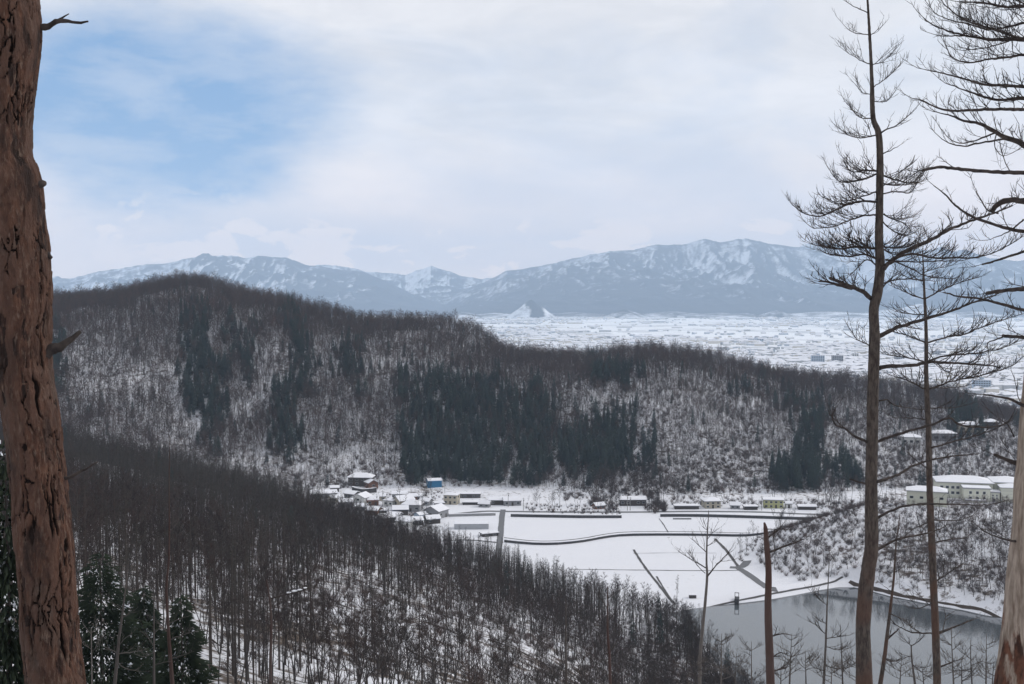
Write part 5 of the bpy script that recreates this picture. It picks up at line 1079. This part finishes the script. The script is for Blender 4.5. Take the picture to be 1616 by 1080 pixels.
# fallen trunks on the snowy glade
for k, (a, b) in enumerate((((520,948),(562,968)),((543,972),(578,994)),((548,1018),(575,1042)),((582,1000),(640,1032)),((640,1024),(702,1062)),((598,1050),(622,1076)),((770,1012),(840,1040)),((850,1045),(905,1074)),((470,1030),(520,1052)),((690,990),(740,1012)),((330,1010),(352,1026)))):
    A, B = hit(*a, 60, 500, 1.0), hit(*b, 60, 500, 1.0); r = empty('fallen_trunk', A); d = B - A; n_ = 5
    tag(r, ('dark fallen trunk lying on the snowy glade of the near slope', 'thin fallen trunk lying across the snowy glade')[k % 2], 'log', 'fallen trunks on the glade')
    pts = []
    for i in range(n_ + 1):
        q = A + d * i / n_; pts.append(np.array((q[0] - A[0], q[1] - A[1], H1(q[0], q[1]) - A[2] + .16 + random.uniform(0, .12))))
    w = .16 if k % 2 == 0 else .10; MB().tube(pts, [w * (1 - .7 * i / n_) for i in range(n_ + 1)], 6).build('trunk', 'larch_bark', r, True)
    tb = MB()
    for i in range(7): q = pts[random.randrange(1, n_ + 1)]; tb.cone(q, q + unit(rnd3() + .6 * UP) * random.uniform(.4, 1.1), .03)
    tb.build('twigs', 'larch_bark', r)
# thin saplings crowding the slope above the pond
def sapling(u, vt, D, w):
    lean = random.uniform(-5, 5); px = [(u + lean, vt, .7), (u + lean * .5, (vt + 1080) / 2, w * .6), (u, 1082, w)]; r = root_at('slim_sapling', u, 1080, D, 'slim leafless sapling with thin side twigs before the pond'); r['group'] = 'saplings before the pond'
    hero_trunk(r, px, D, 7, 4.0, .003, 'bare_bark', freq=(12, 4))
    for k in range(random.randint(6, 9)):
        t = random.uniform(.12, .95); v0 = vt + (1080 - vt) * t; u0 = u + lean * (1 - t); s = random.choice((-1, 1)); L = (8 + 26 * t) * random.uniform(.6, 1.2)
        hero_branch(r, [(u0, v0), (u0 + s * L * .5, v0 - L * random.uniform(.15, .4)), (u0 + s * L, v0 - L * random.uniform(.3, .8))], D, max(1.0, w * .4), .5, .8, .25, .45, 'bare_bark', stubs=False)
for u, vt, D, w in ((1138,1000,34,3),(1160,1030,30,2.6),(1186,1012,36,2.6),(1246,1000,32,3),(1272,1030,30,2.4),(1330,985,30,3),(1352,1035,28,2.4),(1420,1030,32,2.4),(1458,1045,28,2.2),(1505,990,34,3),(1518,1040,30,2.4),(1556,1000,30,2.8),(1566,1046,28,2.2),(1098,1030,38,2.6),(1232,1046,28,2.2),(1312,1048,26,2.2)): sapling(u, vt, D, w)
p = hit(1068, 946, 300, 600, 1.0); r = empty('field_tree', p); r.scale = (.78,) * 3; tag(r, 'lone leafless tree in the field corner above the dam', 'tree')
_t, _c = make_bare(11, 1.5, 16, .25, 404, .12, .022, 5, (.7, 1.6)); _t.build('trunk', 'bare_bark', r); _c.build('crown', 'bare_twigs', r)

# ------------------------------------------------------------------ the hazy air
def haze():
    b = MB(); b.box(-14000, 14000, -3000, 17200, -62, 1000)
    m = bpy.data.materials.new('haze_air'); m.use_nodes = True; nt = NT(m.node_tree); nt.n.clear()
    out = nt.new('ShaderNodeOutputMaterial'); v = nt.new('ShaderNodeVolumePrincipled')
    v.inputs['Color'].default_value = (.62, .79, 1, 1); v.inputs['Density'].default_value = 7.5e-5; v.inputs['Anisotropy'].default_value = .1
    nt.l.new(v.outputs[0], out.inputs['Volume']); MATS['haze_air'] = m
    tag(b.build('haze', 'haze_air'), 'thin blue winter haze filling the valley air', kind='stuff')
haze()
